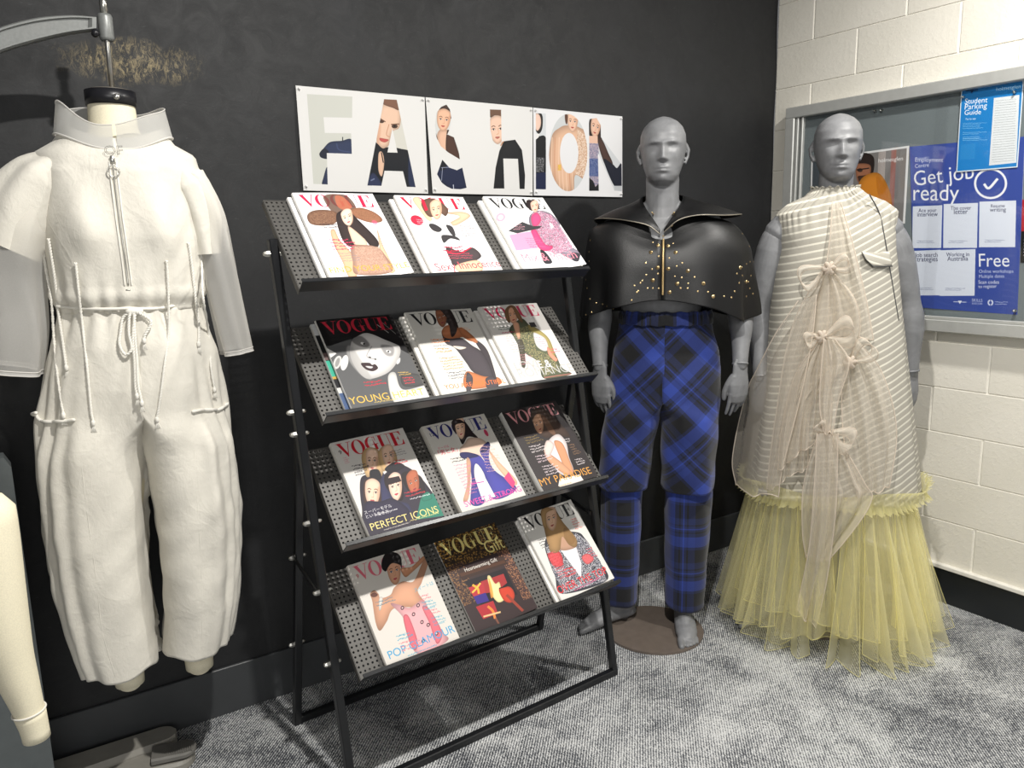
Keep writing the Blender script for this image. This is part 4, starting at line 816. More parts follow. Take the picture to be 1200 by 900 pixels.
def c43():
    A = Art(222, 285, '#e4e1db', [(60, 155), (490, 42), (890, 705), (430, 865)]); vogue(A, '#17171a')
    A.C([(275, 400), (330, 300), (540, 300), (620, 360), (740, 540), (820, 720), (430, 800), (360, 640)], '#4a4a52'); A.spk([(280, 400), (340, 340), (540, 310), (640, 380), (760, 560), (820, 720), (440, 800), (340, 600)], ['#2c2c34', '#e8e6e8', '#55596a', '#24242a', '#c8c4cc'], 1.7, seed=12)
    A.C([(300, 460), (400, 450), (430, 560), (350, 560)], '#e8484c', .85); A.C([(590, 510), (640, 480), (700, 530), (640, 570)], '#e86a6c', .9); A.P([(410, 440), (540, 420), (590, 560), (590, 680)], '#ece8ea')
    A.C([(370, 270), (470, 300), (540, 400), (520, 430), (420, 440), (350, 380)], '#c49a80'); A.C([(240, 130), (280, 95), (350, 110), (430, 220), (540, 350), (540, 420), (480, 400), (420, 330), (400, 440), (330, 450), (300, 380), (270, 260)], '#b08a5c'); A.C([(440, 260), (530, 350), (500, 400), (440, 340)], '#8a6842', .7, soft=1); A.face(330, 190, 96, 150, -12, '#e6bd9f', '#a8504c'); A.C([(245, 130), (290, 98), (350, 112), (330, 118), (285, 145), (290, 250), (262, 240)], '#c09a6a')
    A.T('OVER THE TOP', (402, 800), (830, 655), '#e8343a', 1.1, .05); A.blurb((58, 268), (170, 262), 1, 9, '#e05a8a', .8); A.blurb((24, 88), (60, 88), 4, 8, '#3a3638'); A.blurb((30, 136), (44, 136), 1, 9, '#3a3638'); A.blurb((30, 136), (70, 136), 10, 9, '#e8606c', .7); A.blurb((56, 200), (104, 200), 3, 10, '#e8343a', .9); A.blurb((178, 62), (210, 62), 5, 8, '#e06a60', .8); A.blurb((176, 168), (208, 168), 4, 9, '#e8606c', .7); return A
# ------------------------------------------------------------------ perforated magazine rack
psi = math.radians(3.0); RO = onz(720, 790); ru = np.array([math.cos(psi), math.sin(psi), 0]); rn = np.array([-math.sin(psi), math.cos(psi), 0])
XC = -.47
rack = Frame((RO + ru * XC)[:2], -rn)
rk = rack.empty('magazine_rack'); tag(rk, 'black steel A-frame rack with four sloping perforated shelves of fashion magazines', 'rack')
def rx(x): return x - XC
def rpx(x, y, d): # local point on the rack's vertical plane at depth d
    return rack.L(onp(x, y, RO + rn * d, rn))
SHW, SHD, NX, NY = .88, .290, 69, 22
def shelf_meshes():
    m = MB(); px, py = SHW / NX, SHD / NY; V = []; F = []; idx = {}
    for i in range(NX + 1):
        for j in range(NY + 1): idx[i, j] = len(V); V.append((-SHW / 2 + i * px, j * py, 0))
    r = .0031
    for i in range(NX):
        for j in range(NY):
            cx, cy = -SHW / 2 + (i + .5) * px, (j + .5) * py; c = [idx[i, j], idx[i + 1, j], idx[i + 1, j + 1], idx[i, j + 1]]
            if j == 0: F.append(tuple(c)); continue
            o = []
            for k in range(8):
                a = math.radians(-112.5 + 45 * k); o.append(len(V)); V.append((cx + r * math.cos(a), cy + r * math.sin(a), 0))
            for k in range(4):
                F.append((c[k], c[(k + 1) % 4], o[(2 * k + 1) % 8], o[2 * k])); F.append((c[(k + 1) % 4], o[(2 * k + 2) % 8], o[(2 * k + 1) % 8]))
    m.add(V, F); o = m.build('shelf', 'rack_shelf', None, False); so = o.modifiers.new('t', 'SOLIDIFY'); so.thickness = .0016; so.offset = -1
    dg = bpy.context.evaluated_depsgraph_get(); me = bpy.data.meshes.new_from_object(o.evaluated_get(dg)); me.name = 'shelf'; bpy.data.objects.remove(o)
    fl = MB()
    fl.box((0, SHD, -.009), (SHW, .002, .02)); fl.box((-SHW / 2, SHD / 2, -.008), (.002, SHD, .016)); fl.box((SHW / 2, SHD / 2, -.008), (.002, SHD, .016))
    f = fl.build('edge_flange', 'rack_shelf', None, False); fm = f.data; bpy.data.objects.remove(f)
    lp = MB(); lp.box((0, -.0012, .0125), (SHW + .004, .0024, .034), bev=.0008); lp.box((0, .0035, .0295), (SHW + .004, .010, .0022), bev=.0006)
    l = lp.build('front_lip', 'rack', None, False); lm = l.data; bpy.data.objects.remove(l)
    return me, fm, lm
sme, fme, lme = shelf_meshes()
SH = [(-.549, .02, 1.322, 47), (-.507, .03, 1.001, 47), (-.490, .0, .677, 48), (-.489, -.055, .350, 48)]
shelves = []
for (xc, d, z, a) in SH:
    s = link('shelf', sme, rk); s.location = (rx(xc), d, z); s.rotation_euler = (math.radians(a), 0, 0)
    link('edge_flange', fme, s); link('front_lip', lme, s)
    for sx in (-1, 1): MB().box((sx * (SHW / 2 - .015), .13, -.02), (.004, .16, .03)).build('shelf_bracket', 'rack', s, False)
    shelves.append(s)
def bar(a, b, w=.022, name='leg', d=.022):
    a, b = np.array(a, float), np.array(b, float); L = np.linalg.norm(b - a); z = (b - a) / L; x = np.array([1, 0, 0]) if abs(z[0]) < .9 else np.array([0, 0, 1.]); x = x - z * (x @ z); x /= np.linalg.norm(x); y = np.cross(z, x)
    return MB().box((a + b) / 2, (w, d, L), rot=np.stack([x, y, z], 1), bev=.0025)
LF = lambda z: (rx(-.945 - .053 * z / 1.43), .15 * z / 1.43, z); RF = lambda z: (rx(-.002 - .085 * z / 1.43), .15 * z / 1.43, z)
bar(LF(.0), LF(1.44)).build('leg', 'rack', rk, False); bar(RF(.0), RF(1.40)).build('leg', 'rack', rk, False)
LR = lambda z: (rx(-.94 - .025 * z), .40 - .255 * z / .98, z); RR = lambda z: (rx(-.0 - .05 * z), .40 - .255 * z / .98, z)
bar(LR(.0), LR(.99)).build('leg', 'rack', rk, False); bar(RR(.0), RR(.99)).build('leg', 'rack', rk, False)
bar((rx(-.945), 0, .011), (rx(-.002), 0, .011)).build('foot_bar', 'rack', rk, False)
bar((rx(-.94), .40, .011), (rx(0), .40, .011)).build('foot_bar', 'rack', rk, False)
for Rr, Ff in ((LR, LF), (RR, RF)):
    a = np.array(Rr(.59)); b = np.array(Ff(.555)); a[0] -= .014; b[0] -= .014
    bar(a, b, .004, 'link', .016).build('link_strap', 'rack', rk, False)
for p in [LF(1.405), LF(1.02), LF(.965), LF(.74), LF(.37), LR(.59), LR(.30), LF(.56), RF(1.36), RF(1.02), RF(.70), RF(.37)]:
    p = np.array(p); m = MB(); m.tube([p + [-.008, 0, 0], p + [-.020, 0, 0]], [.0085, .0075], 6); m.tube([p + [.008, 0, 0], p + [.018, 0, 0]], [.005, .005], 6); m.build('bolt', 'steel', rk, False)

# ------------------------------------------------------------------ magazines
MW, MH = .222, .285
def rackM(sh, a, s, t=0, rot=0):
    xc, d, z, ang = SH[sh]
    Mr = Matrix.Translation(Vector(rack.B)) @ Matrix.Rotation(rack.rz, 4, 'Z') @ Matrix.Translation((rx(xc), d, z)) @ Matrix.Rotation(math.radians(ang), 4, 'X')
    return Mr @ Matrix.Translation((a, s, t)) @ Matrix.Rotation(rot, 4, 'Z')
def mag_meshes(t, curl=0.0, w=MW, h=MH):
    nx, ny = 14, 12; P = np.zeros((nx, ny, 3)); uv = []
    for i in range(nx):
        for j in range(ny):
            u, v = i / (nx - 1), j / (ny - 1)
            P[i, j] = (-w / 2 + .0015 + (w - .0015) * u, v * h, t + .0004 + .0022 * math.sin(math.pi * min(1, u * 1.1)) * (1 if curl else .6) + curl * max(0, u - .6) ** 2 * (1.2 - v) * 1.0)
            uv.append((u, v))
    c = MB(); c.grid(P, uv)
    sp = MB(); k = 6; S = np.zeros((k, 2, 3))
    for i in range(k):
        th = math.pi / 2 * i / (k - 1) if False else i / (k - 1)
        zz = (t + .0004) * (1 - th); xo = -w / 2 + .0015 - .0016 * math.sin(math.pi * th)
        S[i, 0] = (xo, 0, zz); S[i, 1] = (xo, h, zz)
    sp.grid(S)
    pg = MB(); pg.box((.0008, h / 2, t / 2), (w - .004, h - .003, t - .0006), bev=.0008)
    return c, sp, pg
SPI = {}
def spine_mat(col):
    if col not in SPI: SPI[col] = simple('magazine_spine_' + str(len(SPI)), col, .4, var=.03)
    return SPI[col]
UM = {}
def magazine(lab, cat_group, sh, a, s, z0, t, art=None, spine='#e9e6e2', rot=0, curl=0, name='fashion_magazine', pile=None):
    o = empty(name); o.matrix_world = rackM(sh, a, s, z0, rot); tag(o, lab, 'magazine', cat_group)
    c, sp, pg = mag_meshes(t, curl)
    c.build('cover', art if art else spine_mat(spine), o); sp.build('spine', spine_mat(spine), o); pg.build('page_block', 'paper', o, False); return o
def zpx(reg, zw, pt): # close-up pixel to photograph pixel
    return (reg[0] + pt[0] * reg[2] / zw, reg[1] + pt[1] * reg[2] / zw)
covers = [
 (0, c11, (345, 230, 140), 1200, [(385, 862), (1190, 825), (35, 55), (800, 65)], .026, '#efedea', 'magazine with long-haired woman in a wide fur hat on the cover, top shelf left', .4, 'white-spined magazine underneath the fur hat cover, top shelf left'),
 (0, c12, (460, 230, 130), 1114, [(440, 812), (1110, 785), (80, 80), (725, 88)], .024, '#eeeae6', 'magazine with Sexy Innocence cover line and red disc, middle of the top shelf', 0, 'cream-spined magazine underneath the Sexy Innocence cover'),
 (0, c13, (565, 230, 130), 1114, [(480, 765), (1010, 760), (75, 72), (620, 92)], .027, '#f0eeea', 'magazine with black title and pink-patterned outfit, Mix & Match, top shelf right', .6, 'thick cream magazine underneath the Mix & Match cover'),
 (1, c21, (360, 365, 145), 1088, [(405, 862), (1070, 775), (100, 88), (715, 48)], .024, '#c9c8c5', 'black-and-white portrait magazine with wide black hat, YOUNG HEART, second shelf left', 0, 'magazine with a black and teal edge peeking out under the YOUNG HEART cover'),
 (1, c22, (470, 355, 130), 1017, [(375, 868), (1005, 770), (60, 120), (640, 90)], .024, '#e9e6df', 'magazine with woman in charcoal dress and long glove, YOU ARE BEAUTIFUL, second shelf middle', 0, 'pale magazine underneath the YOU ARE BEAUTIFUL cover'),
 (1, c23, (560, 355, 125), 1125, [(420, 880), (1070, 785), (35, 90), (630, 45)], .026, '#e6e3de', 'magazine with woman in olive patterned dress, LOVE & ROMANCE, second shelf right', 0, 'pale magazine underneath the LOVE & ROMANCE cover'),
 (2, c31, (380, 500, 145), 932, [(335, 860), (925, 695), (40, 145), (610, 40)], .018, '#e4e1da', 'magazine with five women in dark tops, PERFECT ICONS, third shelf left', 0, None),
 (2, c32, (490, 485, 135), 972, [(365, 865), (935, 710), (30, 130), (575, 38)], .020, '#dedad0', 'magazine with woman in blue and white gown, SWEET & STRONG, third shelf middle', 0, None),
 (2, c33, (580, 470, 135), 1057, [(445, 860), (975, 720), (60, 130), (590, 50)], .022, '#e6e4df', 'dark brown magazine with woman in white tee, MY PARADISE, third shelf right', 0, None),
 (3, c41, (400, 635, 145), 842, [(300, 868), (830, 685), (30, 175), (545, 35)], .016, '#e8e2da', 'magazine with short-haired woman in pink dress, POP GLAMOUR, bottom shelf left', 0, None),
 (3, c42, (510, 615, 125), 833, [(345, 860), (800, 670), (10, 145), (450, 30)], .005, '#8d8a86', 'slim dark magazine with fireplace and presents, Heartwarming Gift, bottom shelf middle', 0, None),
 (3, c43, (600, 585, 130), 936, [(430, 865), (890, 705), (60, 155), (490, 42)], .024, '#e9e6e0', 'magazine with long-haired blonde woman in floral jacket, OVER THE TOP, bottom shelf right', 0, 'white magazine underneath the OVER THE TOP cover'),
]
for (sh, fn, reg, zw, cn, t, spc, lab, curl, under) in covers:
    Mi = rackM(sh, 0, 0, 0).inverted(); Mw = rackM(sh, 0, 0, t); n = Mw.to_3x3() @ Vector((0, 0, 1)); p0 = Mw.translation
    loc = [Mi @ Vector(onp(*zpx(reg, zw, c), tuple(p0), tuple(n))) for c in cn]
    BL, BR, TL, TR = loc; cx = (BL.x + BR.x + TL.x + TR.x) / 4; rot = -math.atan2(((TL.x - BL.x) + (TR.x - BR.x)) / 2, MH)
    rot = max(-.05, min(.05, rot)); bx = cx + math.sin(rot) * MH / 2
    s0 = .006 + abs(rot) * .11
    art = fn().mat('magazine_cover_print', .5, 0)
    if under:
        t1 = t * .5
        ua = None
        if fn is c21:
            U = Art(222, 285, '#202226', None, .8)
            for (v0, v1, cc) in ((0, 38, '#cfd0d0'), (38, 95, '#17181b'), (95, 118, '#6d5a58'), (120, 170, '#3fae92'), (170, 178, '#caa24a'), (178, 205, '#1d1c20'), (205, 222, '#d8d6d2'), (222, 285, '#4a5f86')): U.P([(0, v0), (222, v0), (222, v1), (0, v1)], cc, uv=True)
            ua = U.mat('underneath_cover_print', .5)
        magazine(under, 'fashion magazines on the rack', sh, bx - .011, .004, .0005, t1, ua, '#b9b8b4' if fn is c21 else spc, rot * .6)
        magazine(lab, 'fashion magazines on the rack', sh, bx, s0, t1 + .0035, t - t1 - .003, art, spc, rot, curl * .12)
        if fn is c21:
            pass
    else:
        magazine(lab, 'fashion magazines on the rack', sh, bx, s0, .0005, t, art, spc, rot, curl * .12)
# ------------------------------------------------------------------ mannequins
def head_points(z0=1.600, yc=-.005, n=110, m=96):
    """bald head with neck opening; face towards -y. rings from chin level up, with face relief"""
    H = .226; V = np.zeros((n, m, 3))
    for i in range(n):
        t = i / (n - 1); z = H * t
        # half widths and centre/depth profiles (z from under the chin)
        a = np.interp(z, [0, .012, .03, .06, .095, .13, .165, .19, .208, .22, .226], [.030, .042, .053, .064, .072, .077, .075, .065, .048, .026, .004])
        yf = np.interp(z, [0, .012, .03, .06, .095, .13, .165, .19, .208, .22, .226], [-.064, -.082, -.090, -.092, -.091, -.094, -.088, -.073, -.052, -.028, -.004])
        yb = np.interp(z, [0, .012, .03, .06, .095, .13, .165, .19, .208, .22, .226], [.040, .050, .060, .078, .098, .108, .104, .088, .064, .036, .006])
        for k in range(m):
            th = 2 * math.pi * k / m; cs, sn = math.cos(th), math.sin(th)   # th=0 -> +x ; -y is face
            x = a * math.copysign(abs(cs) ** .9, cs); cy = (yf + yb) / 2; ry = (yb - yf) / 2
            y = cy + ry * math.copysign(abs(sn) ** .95, sn)
            if sn < 0:
                g = lambda cx, cz, sx, sz: math.exp(-((x - cx) / sx) ** 2 - ((z - cz) / sz) ** 2)
                ax = abs(x); d = 0
                # nose
                if .070 < z < .135:
                    q = (.135 - z) / .065; amp = .006 + .019 * sstep(0, .82, q); 
                    if z < .082: amp *= sstep(.070, .082, z)
                    d += amp * math.exp(-(x / (.0085 + .006 * q)) ** 2)
                d += .007 * (math.exp(-((ax - .012) / .007) ** 2 - ((z - .080) / .007) ** 2))
                # brow, sockets, lids
                d += .0075 * math.exp(-((ax - .030) / .024) ** 2 - ((z - .135) / .007) ** 2)
                d -= .0150 * math.exp(-((ax - .030) / .018) ** 2 - ((z - .120) / .010) ** 2)
                d += .0085 * math.exp(-((ax - .031) / .012) ** 2 - ((z - .118) / .0060) ** 2)
                d -= .0045 * math.exp(-((ax - .031) / .014) ** 2 - ((z - .1150) / .0020) ** 2)
                # cheeks, mouth, chin
                d += .0045 * math.exp(-((ax - .045) / .018) ** 2 - ((z - .092) / .018) ** 2)
                d -= .0040 * math.exp(-((ax - .040) / .014) ** 2 - ((z - .058) / .016) ** 2)
                d += .0075 * math.exp(-(x / .026) ** 2 - ((z - .048) / .016) ** 2)
                d += .0050 * math.exp(-(ax / .021) ** 2 - ((z - .0545) / .0038) ** 2)
                d += .0055 * math.exp(-(ax / .018) ** 2 - ((z - .0430) / .0042) ** 2)
                d -= .0060 * math.exp(-(ax / .025) ** 2 - ((z - .0490) / .0020) ** 2)
                d -= .0035 * math.exp(-(x / .005) ** 2 - ((z - .064) / .006) ** 2)
                d -= .0045 * math.exp(-(ax / .022) ** 2 - ((z - .034) / .005) ** 2)
                d += .0080 * math.exp(-(ax / .020) ** 2 - ((z - .018) / .011) ** 2)
                y -= d * min(1, -sn * 1.6)
            V[i, k] = (x, y + yc, z0 + z)
    F = [(i * m + k, i * m + (k + 1) % m, (i + 1) * m + (k + 1) % m, (i + 1) * m + k) for i in range(n - 1) for k in range(m)]
    F += [tuple(range(m))[::-1], tuple((n - 1) * m + k for k in range(m))]
    return V.reshape(-1, 3), F
def ell_loft(mb, rings, m=28):
    """rings: (cx, cy, z, a, b)"""
    V = []
    for cx, cy, z, a, b in rings:
        for k in range(m):
            t = 2 * math.pi * k / m; V.append((cx + a * math.cos(t), cy + b * math.sin(t), z))
    n = len(rings)
    F = [(i * m + k, i * m + (k + 1) % m, (i + 1) * m + (k + 1) % m, (i + 1) * m + k) for i in range(n - 1) for k in range(m)]
    F += [tuple(range(m))[::-1], tuple((n - 1) * m + k for k in range(m))]
    return mb.add(V, F)
def foot(mb, ax, ay, az, deg):
    """bare foot with separate toes; heel under the ankle (ax, ay), pointing deg from straight ahead"""
    k = math.radians(deg); c, s = math.cos(k), math.sin(k)
    def q(x, f, z): return (ax + x * c + f * s, ay - f * c + x * s, z)
    mb.tube([q(0, 0, az), q(0, -.012, .06), q(0, -.02, .035), q(0, .0, .030)], [.036, .036, .030, .03], 14)
    mb.tube([q(0, -.03, .030), q(0, .03, .034), q(.0, .08, .036), q(.0, .125, .026), q(.0, .150, .020)], [.028, .032, .034, .034, .028], 16, squash=(1.15, .78, (c, s, 0)))
    mb.tube([q(0, .0, .075), q(0, .05, .056), q(0, .10, .036), q(0, .13, .024)], [.034, .030, .026, .02], 12)
    sg = 1 if ax > 0 else -1
    for i, (x, L, r) in enumerate([(-.024, .205, .0135), (-.003, .196, .009), (.010, .188, .0085), (.022, .178, .008), (.033, .166, .0078)]):
        x *= sg; mb.tube([q(x * .8, .13, .018), q(x, .13 + (L - .13) * .55, .017), q(x * 1.02, L, .012)], [r * 1.05, r, r * .85], 9)
def body_mesh():
    b = MB(); V, F = head_points(); b.add(V, F)
    b.tube([(0, .012, 1.47), (0, .008, 1.53), (0, .004, 1.58), (0, -.002, 1.625)], [.070, .058, .055, .056], 24, squash=(1.0, 1.05, (1, 0, 0)))
    for sx in (-1, 1):   # ears
        b.tube([(sx * .076, .010, 1.675), (sx * .083, .020, 1.695), (sx * .085, .024, 1.718), (sx * .080, .016, 1.732)], [.007, .010, .0125, .008], 10, squash=(.45, 1.3, (1, 0, 0)))
        b.tube([(sx * .03, .012, 1.515), (sx * .10, .014, 1.490), (sx * .155, .012, 1.462), (sx * .180, .012, 1.43)], [.042, .044, .050, .052], 18)
    ell_loft(b, [(0, .012, z, a, d) for z, a, d in [(.855, .10, .085), (.90, .160, .108), (.96, .168, .115), (1.02, .160, .108), (1.10, .142, .094), (1.16, .136, .090), (1.22, .142, .096), (1.30, .160, .110), (1.37, .172, .118), (1.43, .172, .108), (1.475, .135, .080), (1.50, .08, .062)]], 36)
    for sx in (-1, 1):   # pectorals
        b.tube([(sx * .03, -.075, 1.365), (sx * .075, -.078, 1.368), (sx * .125, -.058, 1.385)], [.036, .038, .024], 14)
    for sx, fx in ((-1, -.128), (1, .098)):
        ox = (fx - sx * .105)
        b.tube([(sx * .082, .014, .93), (sx * .092, .012, .80), (sx * .10 + ox * .5, .008, .66), (fx, .004, .52), (fx, .022, .42), (fx, .028, .34), (fx, .024, .20), (fx, .020, .10)], [.088, .084, .070, .053, .050, .053, .038, .033], 22)
    foot(b, -.128, .020, .10, -50); foot(b, .098, .020, .10, 4)
    return voxelize(b, .0036, 3, 'mannequin_body')
def hand_mesh(side):
    """relaxed hand hanging from the wrist at the origin; side=+1: our right. thumb towards the front (-y), palm towards the body"""
    b = MB(); s = -side          # palm normal points to s*x
    rot = math.radians(-58) * side
    def q(x, y, z): return (x * math.cos(rot) - y * math.sin(rot), x * math.sin(rot) + y * math.cos(rot), z)
    def Q(p): return [q(*v) for v in p]
    up = q(0, 1, 0)
    b.tube(Q([(0, 0, .02), (0, 0, -.01), (s * .003, -.002, -.05), (s * .006, .0, -.088)]), [.026, .027, .036, .034], 18, squash=(1.12, .48, up))
    for y0, L, r, c in ((-.032, .076, .0072, 6), (-.011, .085, .0075, 8), (.011, .079, .0073, 11), (.031, .063, .0066, 14)):
        p = np.array([s * .006, y0, -.082]); pts = [p.copy()]; ang = 6
        for f in (.44, .31, .25):
            ang += c; p = p + np.array([s * math.sin(math.radians(ang)), y0 * .42, -math.cos(math.radians(ang))]) * L * f; pts.append(p.copy())
        b.tube(smooth_path(Q(pts), 9), [r * 1.2, r * 1.1, r, r * 1.04, r * .95, r * .9, r * .92, r * .82, r * .72], 10)
    b.tube(smooth_path(Q([(s * .004, -.020, -.022), (s * .014, -.036, -.048), (s * .022, -.044, -.074), (s * .026, -.044, -.100)]), 8), [.015, .0145, .013, .012, .0108, .0105, .0098, .008], 12)
    return voxelize(b, .0019, 2, 'hand')
def arm_mesh(sx, sh, el, wr):
    b = MB(); sh, el, wr = map(np.array, (sh, el, wr))
    pts = smooth_path([sh, sh * .45 + el * .55 + [sx * .004, 0, 0], el, el * .65 + wr * .35 + [sx * .004, 0, 0], wr], 22)
    r = np.interp(np.linspace(0, 1, 22), [0, .08, .2, .38, .5, .6, .72, .88, 1], [.046, .054, .053, .045, .038, .043, .040, .029, .0255])
    b.tube(pts, r, 24); return voxelize(b, .0034, 4, 'arm')
BODY = body_mesh(); HANDS = {1: hand_mesh(1), -1: hand_mesh(-1)}
def base_plate(root, cx, cy, r=.185):
    b = MB(); b.disc((cx, cy, .005), r, .008, 64); b.build('base_plate', 'dark_glass', root, False)
    b = MB(); b.tube([(.098, .045, .009), (.098, .045, .020)], [.016, .014], 16, cap='flat'); b.tube([(.098, .045, .015), (.098, .035, .30)], [.008, .008], 12); b.build('support_rod', 'steel', root)
def mannequin(fr, label, armsp, tw=(0, 0)):
    root = fr.empty('mannequin'); tag(root, label, 'mannequin', 'grey male mannequins')
    link('body', BODY, root)
    for sx, (sh, el, wr) in ((-1, armsp[0]), (1, armsp[1])):
        a = link('arm', arm_mesh(sx, sh, el, wr), root)
        m = MB(); d = np.array(wr) - np.array(el); d /= np.linalg.norm(d); w0 = np.array(wr)
        m.tube([w0 - d * .004, w0 + d * .002], [.0275, .0275], 24, cap='flat'); m.build('wrist_joint', 'mannequin', a)
        h = link('hand', HANDS[sx], a); h.location = tuple(w0 + d * .02); h.rotation_euler = (0, 0, tw[0 if sx < 0 else 1])
    return root
FR1 = Frame((-1.03, -.36), (-.7, -.714))
FR2 = Frame((-.53, -.68), (-.826 + .10, -.563 - .12))
m1 = mannequin(FR1, 'bald grey mannequin wearing the studded black cape and blue tartan trousers', [((-.188, .012, 1.425), (-.212, .02, 1.16), (-.209, -.04, .985)), ((.188, .012, 1.425), (.268, .02, 1.17), (.270, -.035, .995))], (0, 0))
base_plate(m1, -.01, -.055, .18)
m2 = mannequin(FR2, 'bald grey mannequin in the striped sleeveless dress with yellow tulle, near the noticeboard', [((-.188, .012, 1.425), (-.232, .03, 1.15), (-.225, -.03, .93)), ((.188, .012, 1.425), (.268, .03, 1.16), (.285, .03, .95))], (0, 0))
base_plate(m2, 0, .03, .19)

# ------------------------------------------------------------------ tartan trousers
def trousers():
    root = FR1.empty('tartan_trousers'); tag(root, 'blue and black tartan trousers, wide bias-cut top layer over straight legs', 'trousers')
    topL = [(1.167, -.134), (1.10, -.147), (1.04, -.158), (.95, -.172), (.85, -.185), (.7, -.205), (.54, -.214)]
    topR = [(1.167, .167), (1.10, .178), (1.04, .197), (.97, .208), (.85, .209), (.7, .202), (.54, .195)]
    def leg(side, name, mat, zt, zb, tabL, tabR, depth, n=70, m=64, seed=0, amp=.004, uvs=1):
        P = np.zeros((n, m + 1, 3)); uv = np.zeros((n, m + 1, 2))
        for i in range(n):
            z = zt + (zb - zt) * i / (n - 1); xl, xr = interp(tabL, z), interp(tabR, z)
            wl, wr_ = interp(topL, z), interp(topR, z)
            bl = sstep(.80, .88, z); b = interp(depth, z)
            for k in range(m + 1):
                t = 2 * math.pi * k / m + math.pi / 2      # seam at the back
                cs, sn = math.cos(t), math.sin(t)
                cx, a = (xl + xr) / 2, (xr - xl) / 2
                x1 = cx + a * math.copysign(abs(cs) ** .72, cs); cw, aw = (wl + wr_) / 2, (wr_ - wl) / 2
                if bl > 0:
                    x2 = cw + aw * cs; mid = .012; x2 = min(x2, mid) if side < 0 else max(x2, mid)
                    x = x1 * (1 - bl) + x2 * bl
                    bb = b
                else: x, bb = x1, b
                f = amp * (math.sin(3 * t + seed + z * 5) + .7 * math.sin(5 * t - seed * 2 + z * 9) + .5 * math.sin(z * 40 + 2 * math.cos(t) + seed)) * (1 - .6 * bl)
                y = .012 + (bb + f) * sn; x += f * cs
                P[i, k] = (x, y, z); uv[i, k] = ((x if sn < 0 else 2 * cx - x + 2 * a) * 1.0 + side * .03 + .05 * 0, z)
        return P, uv
    out = {}
    for side, tl, tr in ((-1, topL, [(1.17, .014), (.9, .014), (.85, .006), (.78, -.004), (.7, -.018), (.54, -.040)]), (1, [(1.17, .010), (.9, .010), (.85, .004), (.78, .008), (.54, .014)], [(1.167, .167), (1.10, .178), (1.04, .197), (.97, .208), (.85, .209), (.7, .202), (.54, .195)])):
        P, uv = leg(side, '', '', 1.140, .540, tl, tr, [(1.17, .092), (1.13, .104), (1.05, .120), (.95, .128), (.8, .118), (.54, .112)], seed=1 + side)
        m_ = MB(); m_.grid(P, uv); out[side] = (P, m_)
        o = m_.build('top_leg', 'tartan_bias', root); md = o.modifiers.new('t', 'SOLIDIFY'); md.thickness = .003; md.offset = -1
    for side, tl, tr in ((-1, [(.60, -.200), (.4, -.205), (.09, -.196)], [(.60, -.055), (.35, -.062), (.09, -.078)]), (1, [(.60, .022), (.35, .028), (.09, .036)], [(.60, .187), (.4, .185), (.09, .172)])):
        P, uv = leg(side, '', '', .60, .085, tl, tr, [(.6, .092), (.09, .078)], n=50, seed=4 + side, amp=.0025)
        m_ = MB(); m_.grid(P, uv); o = m_.build('lower_leg', 'tartan', root); md = o.modifiers.new('t', 'SOLIDIFY'); md.thickness = .003; md.offset = -1
    n, m = 14, 220; P = np.zeros((n, m + 1, 3)); uv = np.zeros((n, m + 1, 2))
    for i in range(n):
        t0 = i / (n - 1); z = 1.178 - .045 * t0
        for k in range(m + 1):
            t = 2 * math.pi * k / m + math.pi / 2; g = .0028 * math.sin(46 * t + math.sin(7 * t) * 3) * math.sin(math.pi * min(1, .25 + t0)) + .003 * math.sin(math.pi * t0)
            P[i, k] = (.0165 + ((.152 + .007 * t0) + g) * math.cos(t), .012 + ((.104 + .010 * t0) + g) * math.sin(t), z + .002 * math.sin(19 * t)); uv[i, k] = (P[i, k, 0], z)
    m_ = MB(); m_.grid(P, uv); o = m_.build('waistband', 'tartan', root); md = o.modifiers.new('t', 'SOLIDIFY'); md.thickness = .004; md.offset = -1
trousers()

